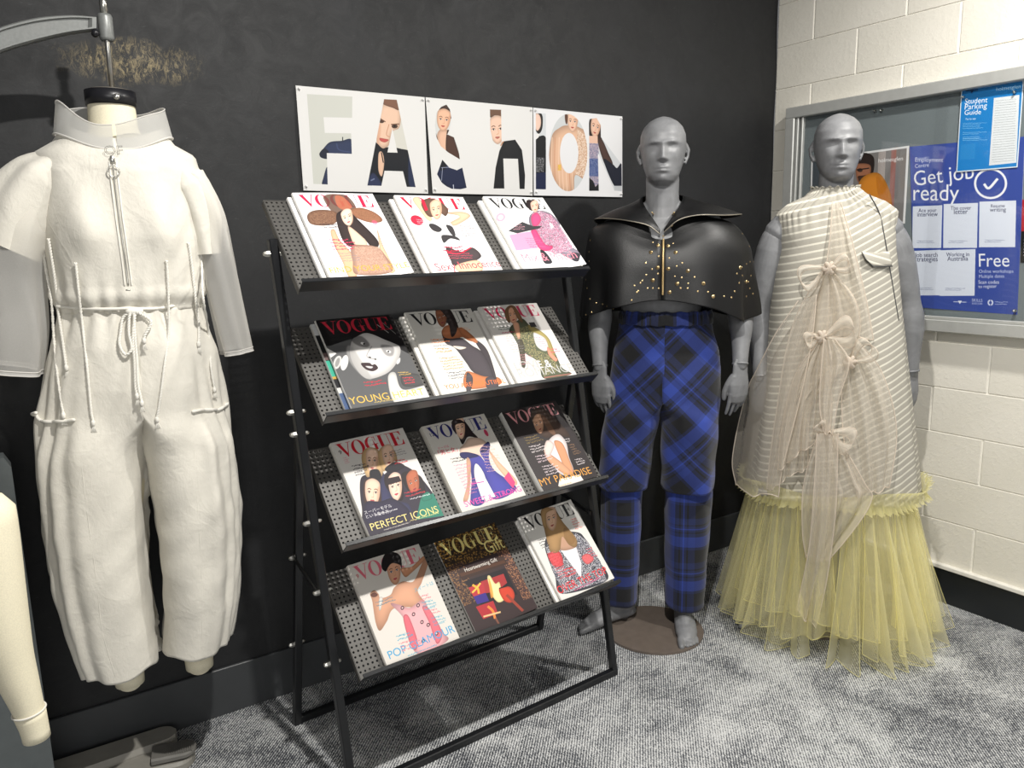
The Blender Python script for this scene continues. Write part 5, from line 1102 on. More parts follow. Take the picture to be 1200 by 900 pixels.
# ------------------------------------------------------------------ studded cape
def cape():
    root = FR1.empty('studded_cape'); tag(root, 'short black leather cape with gold studs, front zip and wide collar', 'cape')
    n, m = 70, 180; P = np.zeros((n, m + 1, 3)); uv = np.zeros((n, m + 1, 2))
    pr = smooth_path([(0, .084, .080), (.04, .14, .088), (.09, .205, .098), (.16, .242, .112), (.30, .256, .135), (.5, .262, .152), (.75, .266, .162), (1, .272, .172)], 400)
    AX = np.interp(np.linspace(0, 1, n), pr[:, 0], pr[:, 1]); BY = np.interp(np.linspace(0, 1, n), pr[:, 0], pr[:, 2])
    for i in range(n):
        s = i / (n - 1)
        for k in range(m + 1):
            # starts and ends at the front centre: t from -90deg round the back
            t = -math.pi / 2 + 2 * math.pi * k / m; cs, sn = math.cos(t), math.sin(t)
            front = max(0, -sn)
            # V opening near the neck
            zt = 1.512 - .065 * front ** 14
            hemz = 1.165 + .058 * front ** 5 + .018 * (1 - abs(cs)) * (sn > 0) + .012 * math.sin(5 * t + .6) * (1 - front ** 6) - (.012 if cs > 0 else 0) * abs(cs)
            z = zt + (hemz - zt) * s
            ax = AX[i] * (1 + (.14 * max(0, cs) + .0 * max(0, -cs)) * sstep(.05, .4, s)); by = BY[i]
            if sn > 0: by *= .85
            drop = np.interp(s, [0, .16, 1], [0, .0, 0])
            fold = (.030 * sstep(.25, 1, s)) * (math.sin(6 * t + 1.0) * .6 + .5 * math.sin(9 * t + .4)) * (1 - .55 * front ** 4)
            x = (ax + fold) * math.copysign(abs(cs) ** (.80 if s > .2 else 1 - s), cs); x += (.010 if k < m / 2 else -.010) * (1 - sstep(0, .10, s)) * front ** 20; y = .010 + (by + fold * .8) * math.copysign(abs(sn) ** .85, sn)
            z -= .040 * sstep(0, .2, s) * (1 - sstep(.2, .6, s)) * abs(cs) * 0
            P[i, k] = (x, y, z); uv[i, k] = (t, s)
    m_ = MB(); m_.grid(P, uv); bv = FR1.bvh(m_.V, m_.F); o = m_.build('cape_panel', 'leather', root); md = o.modifiers.new('t', 'SOLIDIFY'); md.thickness = .003; md.offset = -1
    # wide collar lying open over the shoulders
    n, mm = 16, 160; Q = np.zeros((n, mm + 1, 3)); E = []
    inn = [(.006, -.104, 1.452), (.028, -.086, 1.486), (.052, -.056, 1.522), (.068, .005, 1.560), (.056, .055, 1.572), (0, .078, 1.575)]
    out = [(.008, -.108, 1.446), (.055, -.112, 1.480), (.125, -.100, 1.496), (.205, -.055, 1.500), (.262, .0, 1.500), (.235, .075, 1.488), (.12, .125, 1.486), (0, .140, 1.486)]
    def both(tab, kl, dz): 
        r = smooth_path(tab, mm // 2 + 1); l = r * [-kl, 1, 1] + [0, 0, dz]; return np.vstack([r, l[::-1][1:]])
    I_, O_ = both(inn, 1, 0), both(out, .88, -.008)
    for k in range(mm + 1):
        for i in range(n):
            s = i / (n - 1); Q[i, k] = I_[k] * (1 - s) + O_[k] * s + np.array([0, 0, .010 * math.sin(math.pi * s) * min(1, min(k, mm - k) / 20) + .004 * math.sin(k * .16) * s])
        E.append(Q[-1, k])
    c_ = MB(); c_.grid(Q); o = c_.build('collar', 'leather', root); md = o.modifiers.new('t', 'SOLIDIFY'); md.thickness = .0035; md.offset = 0
    z_ = MB(); z_.tube(smooth_path(E, 160), .0022, 6); z_.build('collar_zip_edge', 'grey_zip', o)
    # front zip
    pts = []
    for y in np.linspace(268, 345, 30): pts.append(FR1.hit(bv, 777.5 - (y - 268) * .012, y, .0015)[0])
    zp = MB(); zp.tube(pts, .0035, 6); z0 = zp.build('zip', 'gold_zip', root)
    t_ = MB()
    for p in smooth_path(pts, 90): t_.box(p + np.array([0, -.003, 0]), (.006, .002, .0012))
    tt = t_.build('zip_teeth', 'gold_zip', z0, False); tag(tt, kind='stuff')
    for sgn in (-1, 1):
        e = [FR1.hit(bv, 777 + sgn * 1.5, 268, .002)[0], FR1.hit(bv, 777 + sgn * 6, 258, .003)[0], np.array(Q[2, 0 if sgn > 0 else mm])]
        e[2] = FR1.px(777 + sgn * 13, 249, .085); MB().tube(smooth_path(e, 12), .0028, 6).build('zip_edge', 'gold_zip', root)
    p = pts[2]; MB().box(p + np.array([0, -.006, -.004]), (.007, .004, .016), bev=.001).build('zip_pull', 'brass', root)
    # studs, traced on the leather
    big = [(325, 540), (298, 566), (323, 622), (305, 670), (363, 542), (363, 627), (375, 463), (315, 467), (391, 566), (437, 635), (397, 683), (495, 682), (531, 731), (368, 715), (632, 622), (655, 675), (347, 470)]
    small = [(303, 400), (308, 432), (322, 498), (305, 528), (327, 580), (302, 628), (278, 605), (325, 645), (280, 650), (265, 672), (327, 700), (305, 700), (285, 700), (258, 680), (250, 710), (386, 398), (381, 426), (367, 498), (382, 532), (367, 587), (416, 605), (395, 617), (414, 660), (388, 655), (462, 658), (438, 682), (474, 712), (512, 714), (410, 700), (436, 700), (572, 730), (612, 712), (600, 735), (655, 730), (640, 652), (655, 608), (668, 600), (672, 545), (659, 503), (648, 470), (680, 600), (672, 652), (668, 700), (680, 720), (620, 645), (628, 680), (68, 563), (68, 598), (72, 520), (62, 628), (56, 668), (60, 700), (70, 740), (92, 755), (75, 790), (55, 800), (118, 760), (135, 768), (157, 776), (195, 768), (225, 745), (245, 715), (236, 690)]
    sm = {}
    for key, r in (('b', .0072), ('s', .0042)):
        d = MB(); rr = [(r, 0), (r * .95, .35 * r), (r * .7, .62 * r), (r * .3, .78 * r)]; ell_loft(d, [(0, 0, h, q, q) for q, h in rr], 12)
        if key == 'b': d.tube([(0, 0, r * .7), (0, 0, r * 1.15)], [r * .45, r * .35], 8)
        o = d.build('stud', 'brass', None); sm[key] = o.data; bpy.data.objects.remove(o)
    for key, lst in (('b', big), ('s', small)):
        for (zx, zy) in lst:
            x, y = 670 + zx * 240 / 771, 120 + zy * 240 / 771
            for _ in range(8):
                if FR1.hit(bv, x, y, .0005, 9)[0][1] > -5: break
                x += 2 if x < 780 else -2; y -= .7
            if FR1.hit(bv, x, y, .0005, 9)[0][1] < -5: continue
            p, nrm = FR1.hit(bv, x, y, .0005, .16)
            o = link('stud', sm[key], root); o.location = tuple(p); o.rotation_euler = Vector(nrm).to_track_quat('Z', 'Y').to_euler()
cape()
# ------------------------------------------------------------------ striped dress with organza drapes and yellow tulle
def dress():
    root = FR2.empty('striped_dress'); tag(root, 'sleeveless oatmeal dress with white stripes, knotted blush organza drapes and yellow tulle hem', 'dress')
    TL = [(1.578, -.070), (1.555, -.095), (1.53, -.150), (1.50, -.186), (1.44, -.180), (1.38, -.172), (1.3, -.185), (1.05, -.205), (.8, -.225), (.52, -.250)]
    TR = [(1.578, .072), (1.555, .100), (1.53, .160), (1.50, .200), (1.44, .196), (1.38, .200), (1.3, .212), (1.05, .252), (.8, .288), (.52, .330)]
    TB = [(1.578, .070), (1.54, .092), (1.50, .108), (1.42, .135), (1.35, .146), (1.1, .165), (.8, .195), (.52, .22)]
    def prof(z):
        xl, xr, b = interp(TL, z), interp(TR, z), interp(TB, z); return (xl + xr) / 2, (xr - xl) / 2, b
    def front(x, z, extra=.03):
        cx, a, b = prof(z); a += .045; q = np.clip((x - cx) / a, -.999, .999); return .012 - b * (1 - abs(q) ** 2.3) ** (1 / 2.3) - extra
    n, m = 130, 200; P = np.zeros((n, m + 1, 3)); uv = np.zeros((n, m + 1, 2))
    for i in range(n):
        z = 1.580 + (.515 - 1.580) * i / (n - 1); cx, a, b = prof(z)
        for k in range(m + 1):
            t = 2 * math.pi * k / m + math.pi / 2; cs, sn = math.cos(t), math.sin(t)
            g = sstep(1.40, 1.57, z); s = sstep(1.35, .6, z)
            f = g * .0042 * math.sin(34 * t + 2 * math.sin(5 * t)) + s * .011 * (math.sin(7 * t + .5) + .6 * math.sin(12 * t + 1.2) * (cs > .1))
            x = cx + (a + f) * math.copysign(abs(cs) ** .88, cs); y = .012 + (b + f) * math.copysign(abs(sn) ** .88, sn)
            P[i, k] = (x, y, z); 
            u = x - .03; sl = .22 * (-u) if u < 0 else -.62 * u
            uv[i, k] = (x, z + (-.20 * u if u < 0 else -.55 * u) * 1.0 * (1 if sn < 0 else -.4))
    m_ = MB(); m_.grid(P, uv); o = m_.build('dress_body', 'stripe', root); md = o.modifiers.new('t', 'SOLIDIFY'); md.thickness = .003; md.offset = -1
    bv = FR2.bvh(m_.V, m_.F)
    # gathered neck frill
    n, m = 6, 240; Q = np.zeros((n, m + 1, 3))
    for i in range(n):
        for k in range(m + 1):
            t = 2 * math.pi * k / m; w_ = i / (n - 1); r = .072 + .010 * abs(w_ - .4) + .0045 * math.sin(38 * t) * w_; Q[i, k] = (.001 + r * math.cos(t), .012 + r * math.sin(t), 1.572 + .018 * w_ + .003 * math.sin(19 * t + 1) * w_ - .006 * max(0, -math.sin(t)))
    MB().grid(Q).build('neck_frill', 'stripe', root)
    # dark piping down the right side, pocket flap
    pts = [FR2.hit(bv, x, y, .003)[0] for x, y in [(1019, 228), (1030, 250), (1036, 280), (1041, 310), (1046, 340), (1052, 375)]]
    MB().tube(smooth_path(pts, 40), .0022, 6).build('piping', flat('charcoal_piping', '#3a3b3c'), root)
    pt = [FR2.hit(bv, x, y, .006)[0] for x, y in [(1009, 296), (1040, 295), (1047, 313), (1030, 312), (1018, 309)]]
    nx_, ny_ = 14, 6; G = np.zeros((nx_, ny_, 3)); ug = []
    for i in range(nx_):
        u = i / (nx_ - 1); a_ = np.array(pt[0]) * (1 - u) + np.array(pt[1]) * u; dep = .048 * (min(1, .45 + 1.8 * u) if u < .4 else 1.0)
        for j in range(ny_):
            v = j / (ny_ - 1); G[i, j] = a_ + np.array([.010 * v, -.010 * math.sin(math.pi * .6 * v) - .003, -dep * v]); ug.append((a_[0], a_[2] - dep * v + .3 * u * .1))
    o = MB().grid(G, ug).build('pocket_flap', 'stripe', root); md = o.modifiers.new('t', 'SOLIDIFY'); md.thickness = .003
    ed = [G[0, j] for j in range(ny_)] + [G[i, -1] for i in range(1, nx_)]
    MB().tube(smooth_path(ed, 40), .0018, 6).build('flap_edging', 'piping' if False else flat('charcoal_edging', '#3a3b3c'), o)
    # organza drapes
    def sheet(name, L, Rr, off=.02, mat='organza_beige', folds=5, amp=.012, nr=46, nc=34, seed=0, hem=True):
        l = smooth_path([FR2.px(x, y, .16) for x, y in L], nr); r = smooth_path([FR2.px(x, y, .16) for x, y in Rr], nr); G = np.zeros((nr, nc, 3))
        for i in range(nr):
            wi = np.linalg.norm(r[i] - l[i])
            for j in range(nc):
                u = j / (nc - 1); p = l[i] * (1 - u) + r[i] * u; A_ = amp * min(1, wi / .12)
                rip = A_ * (math.sin(2 * math.pi * folds * u + seed + i * .05) + .5 * math.sin(2 * math.pi * folds * 1.7 * u + seed * 2 - i * .07))
                p[1] = front(p[0], p[2], off) - rip; p[2] += .006 * math.sin(9 * u + seed) * (i / nr); G[i, j] = p
        o = MB().grid(G).build(name, mat, root)
        if hem:
            h = MB(); h.tube(G[:, 0], .0019, 6); h.tube(G[:, -1], .0019, 6); h.tube(G[-1], .0019, 6); h.build('rolled_hem', 'hem_beige', o)
        return o
    sheet('organza_panel', [(934, 352), (904, 400), (876, 470), (860, 545), (864, 580)], [(955, 345), (950, 390), (938, 450), (915, 540), (910, 574)], .055, mat='organza_sheer', seed=1, folds=2, amp=.008)
    sheet('organza_panel', [(979, 236), (972, 290), (962, 340), (945, 392)], [(989, 236), (1004, 300), (1016, 350), (1024, 396)], .018, seed=2, folds=2, amp=.008)
    sheet('organza_panel', [(966, 316), (938, 360), (922, 410), (912, 470), (903, 530), (898, 572)], [(974, 316), (1002, 352), (1006, 392), (985, 430), (950, 470), (944, 540)], .032, seed=3, folds=4)
    sheet('organza_panel', [(956, 398), (930, 440), (915, 500), (910, 545)], [(966, 398), (970, 430), (972, 470), (968, 500)], .048, seed=4, folds=4, amp=.014)
    sheet('organza_panel', [(992, 420), (984, 455), (986, 520), (1000, 572)], [(1002, 396), (1032, 436), (1047, 500), (1036, 566)], .034, seed=5, folds=3)
    sheet('organza_panel', [(955, 502), (938, 560), (936, 610), (940, 640)], [(975, 502), (1006, 556), (1012, 580), (964, 645)], .050, seed=6, folds=4)
    sheet('organza_tail', [(952, 500), (948, 560), (942, 630), (929, 700)], [(976, 500), (972, 580), (962, 660), (950, 716)], .075, seed=7, folds=2, amp=.014)
    sheet('organza_tail', [(962, 395), (958, 430), (956, 470), (960, 500)], [(975, 395), (990, 420), (978, 460), (970, 500)], .07, seed=8, folds=3, amp=.01)
    def knot(x, y, off, r=.016, nm='knot'):
        c = FR2.px(x, y, .16); c[1] = front(c[0], c[2], off); k = MB()
        for a in range(3):
            th = a * 1.1; pts = [c + np.array([r * math.cos(t) * math.cos(th), -r * .6 * math.sin(t) - .004, r * math.cos(t) * math.sin(th) + r * .3 * math.sin(2 * t)]) for t in np.linspace(0, 6.2, 18)]
            k.tube(pts, .0065, 8)
        k.build(nm, 'hem_beige', root)
    def loop(x, y, dx, dz, off, wd=.016):
        c = FR2.px(x, y, .16); c[1] = front(c[0], c[2], off); G = np.zeros((26, 8, 3))
        for i, t in enumerate(np.linspace(0, math.pi, 26)):
            for j, v in enumerate(np.linspace(-1, 1, 8)):
                G[i, j] = c + np.array([dx * math.sin(t) ** .7 * (1 if True else 0) - dz * .35 * math.sin(2 * t), -.018 * math.sin(t) + .012 * v * v, dz * math.sin(t) + dx * .35 * math.sin(2 * t)]) + np.array([-dz, 0, dx]) / math.hypot(dx, dz) * wd * v * math.sin(t) ** .5
        o = MB().grid(G).build('bow_loop', 'organza_beige', root); MB().tube(G[:, 0], .0016, 6).tube(G[:, -1], .0016, 6).build('rolled_hem', 'hem_beige', o)
    for (x, y) in ((970, 314), (961, 393), (993, 422), (965, 500)): knot(x, y, .045)
    loop(970, 314, -.085, -.045, .045, .012); loop(970, 314, .06, .02, .045, .012); loop(961, 393, .095, .025, .06, .022); loop(961, 393, -.05, -.02, .05, .014); loop(965, 500, .075, -.035, .065, .022); loop(993, 422, .06, .06, .05, .016); loop(965, 500, -.03, .03, .06, .012)
    # tulle skirt
    def skirt(name, z0, z1, a0, a1, b0, b1, k1, amp, mat, seed, zig=.03, t0=0, t1=2 * math.pi, cx0=.02, n=46, m=420):
        G = np.zeros((n, m + 1, 3)); rs = np.random.RandomState(seed); ph = rs.uniform(0, 6.28, 8)
        for i in range(n):
            s = i / (n - 1)
            for k in range(m + 1):
                t = t0 + (t1 - t0) * k / m; cs, sn = math.cos(t), math.sin(t)
                q = .55 * math.sin(k1 * t + ph[0] + 1.6 * math.sin(3 * t + ph[1])) + .35 * math.sin(k1 * 1.9 * t + ph[2]) + .25 * math.sin(k1 * .45 * t + ph[3] + s)
                q = math.copysign(abs(q) ** .8, q); f = q * amp * (.25 + .75 * s ** .8)
                a = a0 + (a1 - a0) * s ** .85; b = b0 + (b1 - b0) * s ** .85
                z = z0 + (z1 - z0) * s + s * zig * (math.sin(5 * t + ph[4]) + .6 * math.sin(11 * t + ph[5])) ; z = max(z, .006 + .004 * abs(q))
                G[i, k] = (cx0 + .008 * s + (a + f) * cs, .012 + (b + f) * sn, z)
        o = MB().grid(G).build(name, mat, root)
        h = MB(); h.tube(G[-1], .0012, 4, cap=False); h.build('cut_hem', 'tulle_dense', o); return o
    skirt('tulle_underlayer', .540, .050, .262, .315, .205, .285, 14, .024, 'tulle', 5, .03)
    def panel(ang, wd, zlo, r, fold, seed, mat='tulle', tilt=0, peak=0):
        """one gathered length of tulle: narrow at the hip, fanning out to a straight-cut hem"""
        rs = np.random.RandomState(seed); nr, nc = 34, 90; G = np.zeros((nr, nc, 3)); ph = rs.uniform(0, 6.28)
        for i in range(nr):
            s = i / (nr - 1)
            for j in range(nc):
                u = j / (nc - 1) * 2 - 1; t = ang + wd * u * (.62 + .38 * s)
                tri = math.asin(.96 * math.sin(math.pi * fold * (u + 1) + ph + .5 * s)) / 1.3 + .25 * math.sin(9 * u + ph)
                f = tri * (.008 + r[1] * s)
                a = .268 + (r[0] - .268) * s; b_ = .208 + (r[0] * .90 - .208) * s
                z = .55 + (zlo - .55) * s + s * (tilt * u + peak * (abs(u) - .5) + .010 * tri); z = max(z, .005 + .003 * abs(u))
                G[i, j] = (.032 + (a + f) * math.cos(t), .012 + (b_ + f) * math.sin(t), z)
        o = MB().grid(G).build('tulle_panel', mat, root)
        h = MB(); h.tube(G[-1], .0011, 4, cap=False); h.tube(G[:, 0], .0010, 4, cap=False); h.tube(G[:, -1], .0010, 4, cap=False); h.build('cut_edge', 'tulle_dense', o)
    D = math.radians
    for (ang, wd, zlo, r, fold, seed, tilt, peak) in [(-150, 26, .05, (.36, .035), 3, 1, .02, .03), (-128, 24, .015, (.36, .045), 3, 2, -.02, .03), (-108, 18, .07, (.35, .040), 2.5, 3, .03, .0), (-86, 17, .10, (.34, .035), 2, 4, -.04, .0),
            (-72, 24, .000, (.40, .055), 3.5, 5, .02, .06), (-58, 22, .015, (.41, .045), 3, 6, -.02, .05), (-40, 24, .035, (.40, .045), 3, 7, .0, .04), (-20, 22, .06, (.37, .040), 3, 8, .02, .02), (-5, 24, .035, (.37, .035), 3, 9, -.02, .02),
            (20, 28, .05, (.36, .03), 3, 10, 0, .02), (60, 34, .05, (.34, .03), 3, 11, 0, .02), (105, 34, .05, (.33, .03), 3, 12, 0, .02), (150, 34, .04, (.34, .03), 3, 13, 0, .02), (190, 30, .05, (.36, .035), 3, 14, 0, .02),
            (-62, 30, .09, (.36, .03), 4, 15, .0, .02), (-30, 30, .11, (.345, .03), 4, 16, .0, .02), (-10, 26, .10, (.345, .03), 4, 18, .0, .02), (-135, 26, .13, (.33, .03), 3, 17, .0, .02)]:
        panel(D(ang), D(wd), zlo, r, fold, seed, 'tulle', tilt, peak)
    n, m = 12, 600; G = np.zeros((n, m + 1, 3))
    for i in range(n):
        for k in range(m + 1):
            t = 2 * math.pi * k / m; w_ = i / (n - 1) * 2 - 1; q = math.sin(70 * t + 4 * math.sin(7 * t)) + .6 * math.sin(113 * t + 2 * math.sin(11 * t)); r = .014 * w_ * w_ + .008 * q * abs(w_) ** 1.5
            G[i, k] = (.040 + (.312 + r) * math.cos(t), .012 + (.240 + r) * math.sin(t), .535 + .030 * w_ + .008 * math.sin(5 * t + 1) * w_ + .0025 * q * w_)
    MB().grid(G, None).build('tulle_ruffle', 'tulle_dense', root)
dress()
# ------------------------------------------------------------------ hanging dress form, its stand, and the white jumpsuit
FRJ = Frame((-2.69, -.25), (-.135, -.991))
def dress_form():
    root = FRJ.empty('dress_form'); tag(root, 'cream linen full-body dress form with black neck cap, hanging from the grey arm', 'dress form')
    b = MB(); ell_loft(b, [(0, .01, z, a, d) for z, a, d in [(1.03, .12, .095), (1.10, .160, .110), (1.2, .150, .10), (1.30, .118, .088), (1.40, .135, .10), (1.50, .150, .105), (1.58, .150, .09), (1.63, .120, .075), (1.665, .068, .058), (1.70, .054, .052), (1.765, .050, .050)]], 40)
    for sx, fx in ((-1, -.100), (1, .071)):
        b.tube([(sx * .075, .01, 1.08), (sx * .080, .01, .85), (fx * .95, .01, .68), (fx, .02, .5), (fx, .02, .318)], [.085, .070, .050, .043, .036], 20)
    V = MB(); me = voxelize(b, .006, 4, 'form_body'); me.materials.clear(); me.materials.append(MT['cream_canvas']); link('form_body', me, root)
    for fx in (-.100, .071): MB().tube([(fx, .02, .304), (fx, .02, .345)], [.035, .037], 24, cap='flat').build('leg_end', 'cream_canvas', root)
    MB().tube([(0, .01, 1.752), (0, .01, 1.785)], [.0545, .0545], 40, cap='flat').build('neck_cap', 'black_cap', root)
    MB().tube([(0, .01, 1.784), (0, .01, 1.788)], [.046, .046], 40, cap='flat').build('cap_disc', simple('brown_cap_disc', '#5d5850', .5), root)
    MB().tube([(.012, -.042, 1.766), (.012, -.047, 1.766)], [.0075, .0065], 14, cap='flat').build('cap_button', 'steel', root)
    # faint maker's letters on the neck, behind the sheer collar
    v, e = outline('OF', .0)
    m = MB(); k = .030 / v[:, 0].max()
    A_ = FRJ.px(123, 181, .105); B_ = FRJ.px(144, 181, .105)
    for a, c in e:
        p = A_ + (B_ - A_) * (v[a, 0] / v[:, 0].max()) + np.array([0, 0, v[a, 1] * k * 1.1]); q = A_ + (B_ - A_) * (v[c, 0] / v[:, 0].max()) + np.array([0, 0, v[c, 1] * k * 1.1])
        m.tube([p, q], .0004, 4)
    m.build('neck_lettering', flat('grey_print', '#4a4843'), root)
    return root
dress_form()
def form_stand():
    root = empty('form_stand', (-3.10, -.22, 0)); tag(root, 'grey cast-metal stand with a long curved arm holding the dress form at the left edge', 'stand')
    o_ = np.array([-3.10, -.22, 0])
    def add(m, name, mat, sm=True): m.V = [tuple(np.array(v) - o_) for v in m.V]; return m.build(name, mat, root, sm)
    P = lambda x, y, f=0: onp(x, y, FRJ.B + FRJ.F * f, FRJ.F)
    top = [P(-70, 60), P(-20, 44), P(0, 33), P(40, 22.5), P(80, 19), P(112, 21)]; bot = [P(-70, 110), P(-20, 76), P(0, 62.5), P(40, 50), P(80, 40.5), P(112, 36)]
    t_, b_ = smooth_path(top, 40), smooth_path(bot, 40)
    m = MB(); n = 40; G = []
    Y = np.array([0, 1, 0.])
    for i in range(n):
        c = (t_[i] + b_[i]) / 2; h = (t_[i] - b_[i]) / 2; w_ = .016
        ring = [c + h * a + Y * w_ * e for a, e in [(1, -.6), (1, .6), (.85, 1), (-.85, 1), (-1, .6), (-1, -.6), (-.85, -1), (-.68, -1), (-.62, -.6), (.62, -.6), (.68, -1), (.85, -1)]]
        if not (.06 < i / n < .93) or (.34 < i / n < .40): ring[8] = c + h * (-.62) - Y * w_; ring[9] = c + h * .62 - Y * w_
        G.append(ring)
    G = np.array(G); k = G.shape[1]; m.add(G.reshape(-1, 3), [(i * k + j, i * k + (j + 1) % k, (i + 1) * k + (j + 1) % k, (i + 1) * k + j) for i in range(n - 1) for j in range(k)] + [tuple(range(k))[::-1], tuple((n - 1) * k + j for j in range(k))])
    arm = add(m, 'arm', 'cast', False)
    c = P(124, 33); z1, z0 = P(124, 17)[2], P(126, 48)[2]
    add(MB().tube([(c[0], c[1], z0), (c[0], c[1], z0 + .006), (c[0], c[1], z1 - .006), (c[0], c[1], z1)], [.0135, .016, .016, .0135], 24, cap='flat'), 'collar', 'cast')
    add(MB().tube([(c[0] - .024, c[1] - .0, z0 + .012), (c[0] - .024, c[1] - .016, z0 + .012)], [.008, .008], 12, cap='flat'), 'set_screw', 'black_cap')
    add(MB().tube([(c[0], c[1], 1.785), (c[0], c[1], z1 + .05)], [.0058, .0058], 16, cap='flat'), 'rod', 'steel')
    zz = P(123, 10)[2]; add(MB().tube([(c[0], c[1], z1), (c[0], c[1], zz + .03)], [.0085, .0085], 16, cap='flat').box((c[0], c[1], zz + .035), (.022, .014, .02), bev=.002), 'clamp', 'steel')
    # column: wide lower sleeve, upper post rising to the arm
    A_, B_ = P(-50, 533), P(12, 535)
    xr0, xr1 = B_[0], P(62, 890)[0]
    V = []
    for z, xr in ((.03, P(64, 900)[0] - .0), (A_[2] - .03, P(13, 545)[0])):
        for x, y in ((xr - .115, -.03), (xr, -.03), (xr, .03), (xr - .115, .03)): V.append((x, -.25 + y, z))
    V += [(V[4][0], V[4][1] + .0, A_[2]), (V[5][0] - .012, V[5][1], A_[2] - .004), (V[6][0] - .012, V[6][1], A_[2] - .004), (V[7][0], V[7][1], A_[2])]
    m = MB(); m.add(V, [(0, 1, 5, 4), (1, 2, 6, 5), (2, 3, 7, 6), (3, 0, 4, 7), (4, 5, 9, 8), (5, 6, 10, 9), (6, 7, 11, 10), (7, 4, 8, 11), (8, 9, 10, 11), (3, 2, 1, 0)]); add(m, 'column', 'stand', False)
    e = t_[0] * .5 + b_[0] * .5
    add(MB().tube([(-3.14, -.25, .85), (-3.14, -.25, 1.6), (-3.145, -.25, 1.80), (e[0] + .02, e[1], e[2] - .02), (e[0] + .03, e[1], e[2])], .021, 20), 'upper_post', 'cast')
    # floor base: a long low foot with a ribbed pad at its end
    def slab(pts, w0, w1, z0, h, name, mat):
        NS = 47; p = smooth_path(pts, NS + 1); G = []; LL = np.linalg.norm(p[-1] - p[0]); se = max(.3, 1 - w1 / LL)
        for i, c in enumerate(p):
            s = i / NS; w_ = (w0 + (w1 - w0) * s) * (1 if s < se else math.sqrt(max(.004, 1 - ((s - se) / (1 - se)) ** 2))); T = p[min(i + 1, NS)] - p[max(i - 1, 0)]; T /= np.linalg.norm(T); N = np.array([-T[1], T[0], 0])
            hh = h * (1 - .3 * s); G.append([c + N * w_ + [0, 0, z0], c + N * w_ + [0, 0, z0 + hh * .7], c + N * w_ * .85 + [0, 0, z0 + hh], c - N * w_ * .85 + [0, 0, z0 + hh], c - N * w_ + [0, 0, z0 + hh * .7], c - N * w_ + [0, 0, z0]])
        G = np.array(G); k = 6; m = MB(); m.add(G.reshape(-1, 3), [(i * k + j, i * k + (j + 1) % k, (i + 1) * k + (j + 1) % k, (i + 1) * k + j) for i in range(NS) for j in range(k)] + [tuple(range(k))[::-1], tuple(NS * k + j for j in range(k))]); return add(m, name, mat, False)
    q0, q1 = onz(20, 905, .04), onz(205, 848, .055)
    slab([(q0[0], -.10, 0), ((q0[0] + q1[0]) / 2, -.085, 0), (q1[0], -.07, 0)], .05, .042, .002, .060, 'base_foot', 'base_grey')
    f0, f1 = onz(60, 905, .03), onz(236, 872, .03)
    sl = slab([(f0[0], f0[1] - .06, 0), ((f0[0] + f1[0]) / 2, (f0[1] + f1[1]) / 2 - .03, 0), (f1[0] - .02, f1[1] - .01, 0)], .055, .050, .002, .034, 'base_foot', 'base_grey')
    c0, c1 = onz(178, 884, .045), onz(230, 872, .045)
    pad = slab([tuple(c0 * [1, 1, 0]), tuple((c0 + c1) / 2 * [1, 1, 0]), tuple(c1 * [1, 1, 0])], .036, .038, .034, .016, 'foot_pad', 'rubber')
    rb = MB()
    for i in range(12):
        c = c0 * (1 - (.35 + .05 * i)) + c1 * (.35 + .05 * i); T = (c1 - c0); T /= np.linalg.norm(T); N = np.array([-T[1], T[0], 0]); rb.box((c[0], c[1], .049), (.0030, .055, .003), rot=np.stack([T * [1, 1, 0], N, [0, 0, 1]], 1))
    rb.V = [tuple(np.array(v) - o_) for v in rb.V]; r_ = rb.build('ribs', 'rubber', pad, False); tag(r_, kind='stuff')
form_stand()
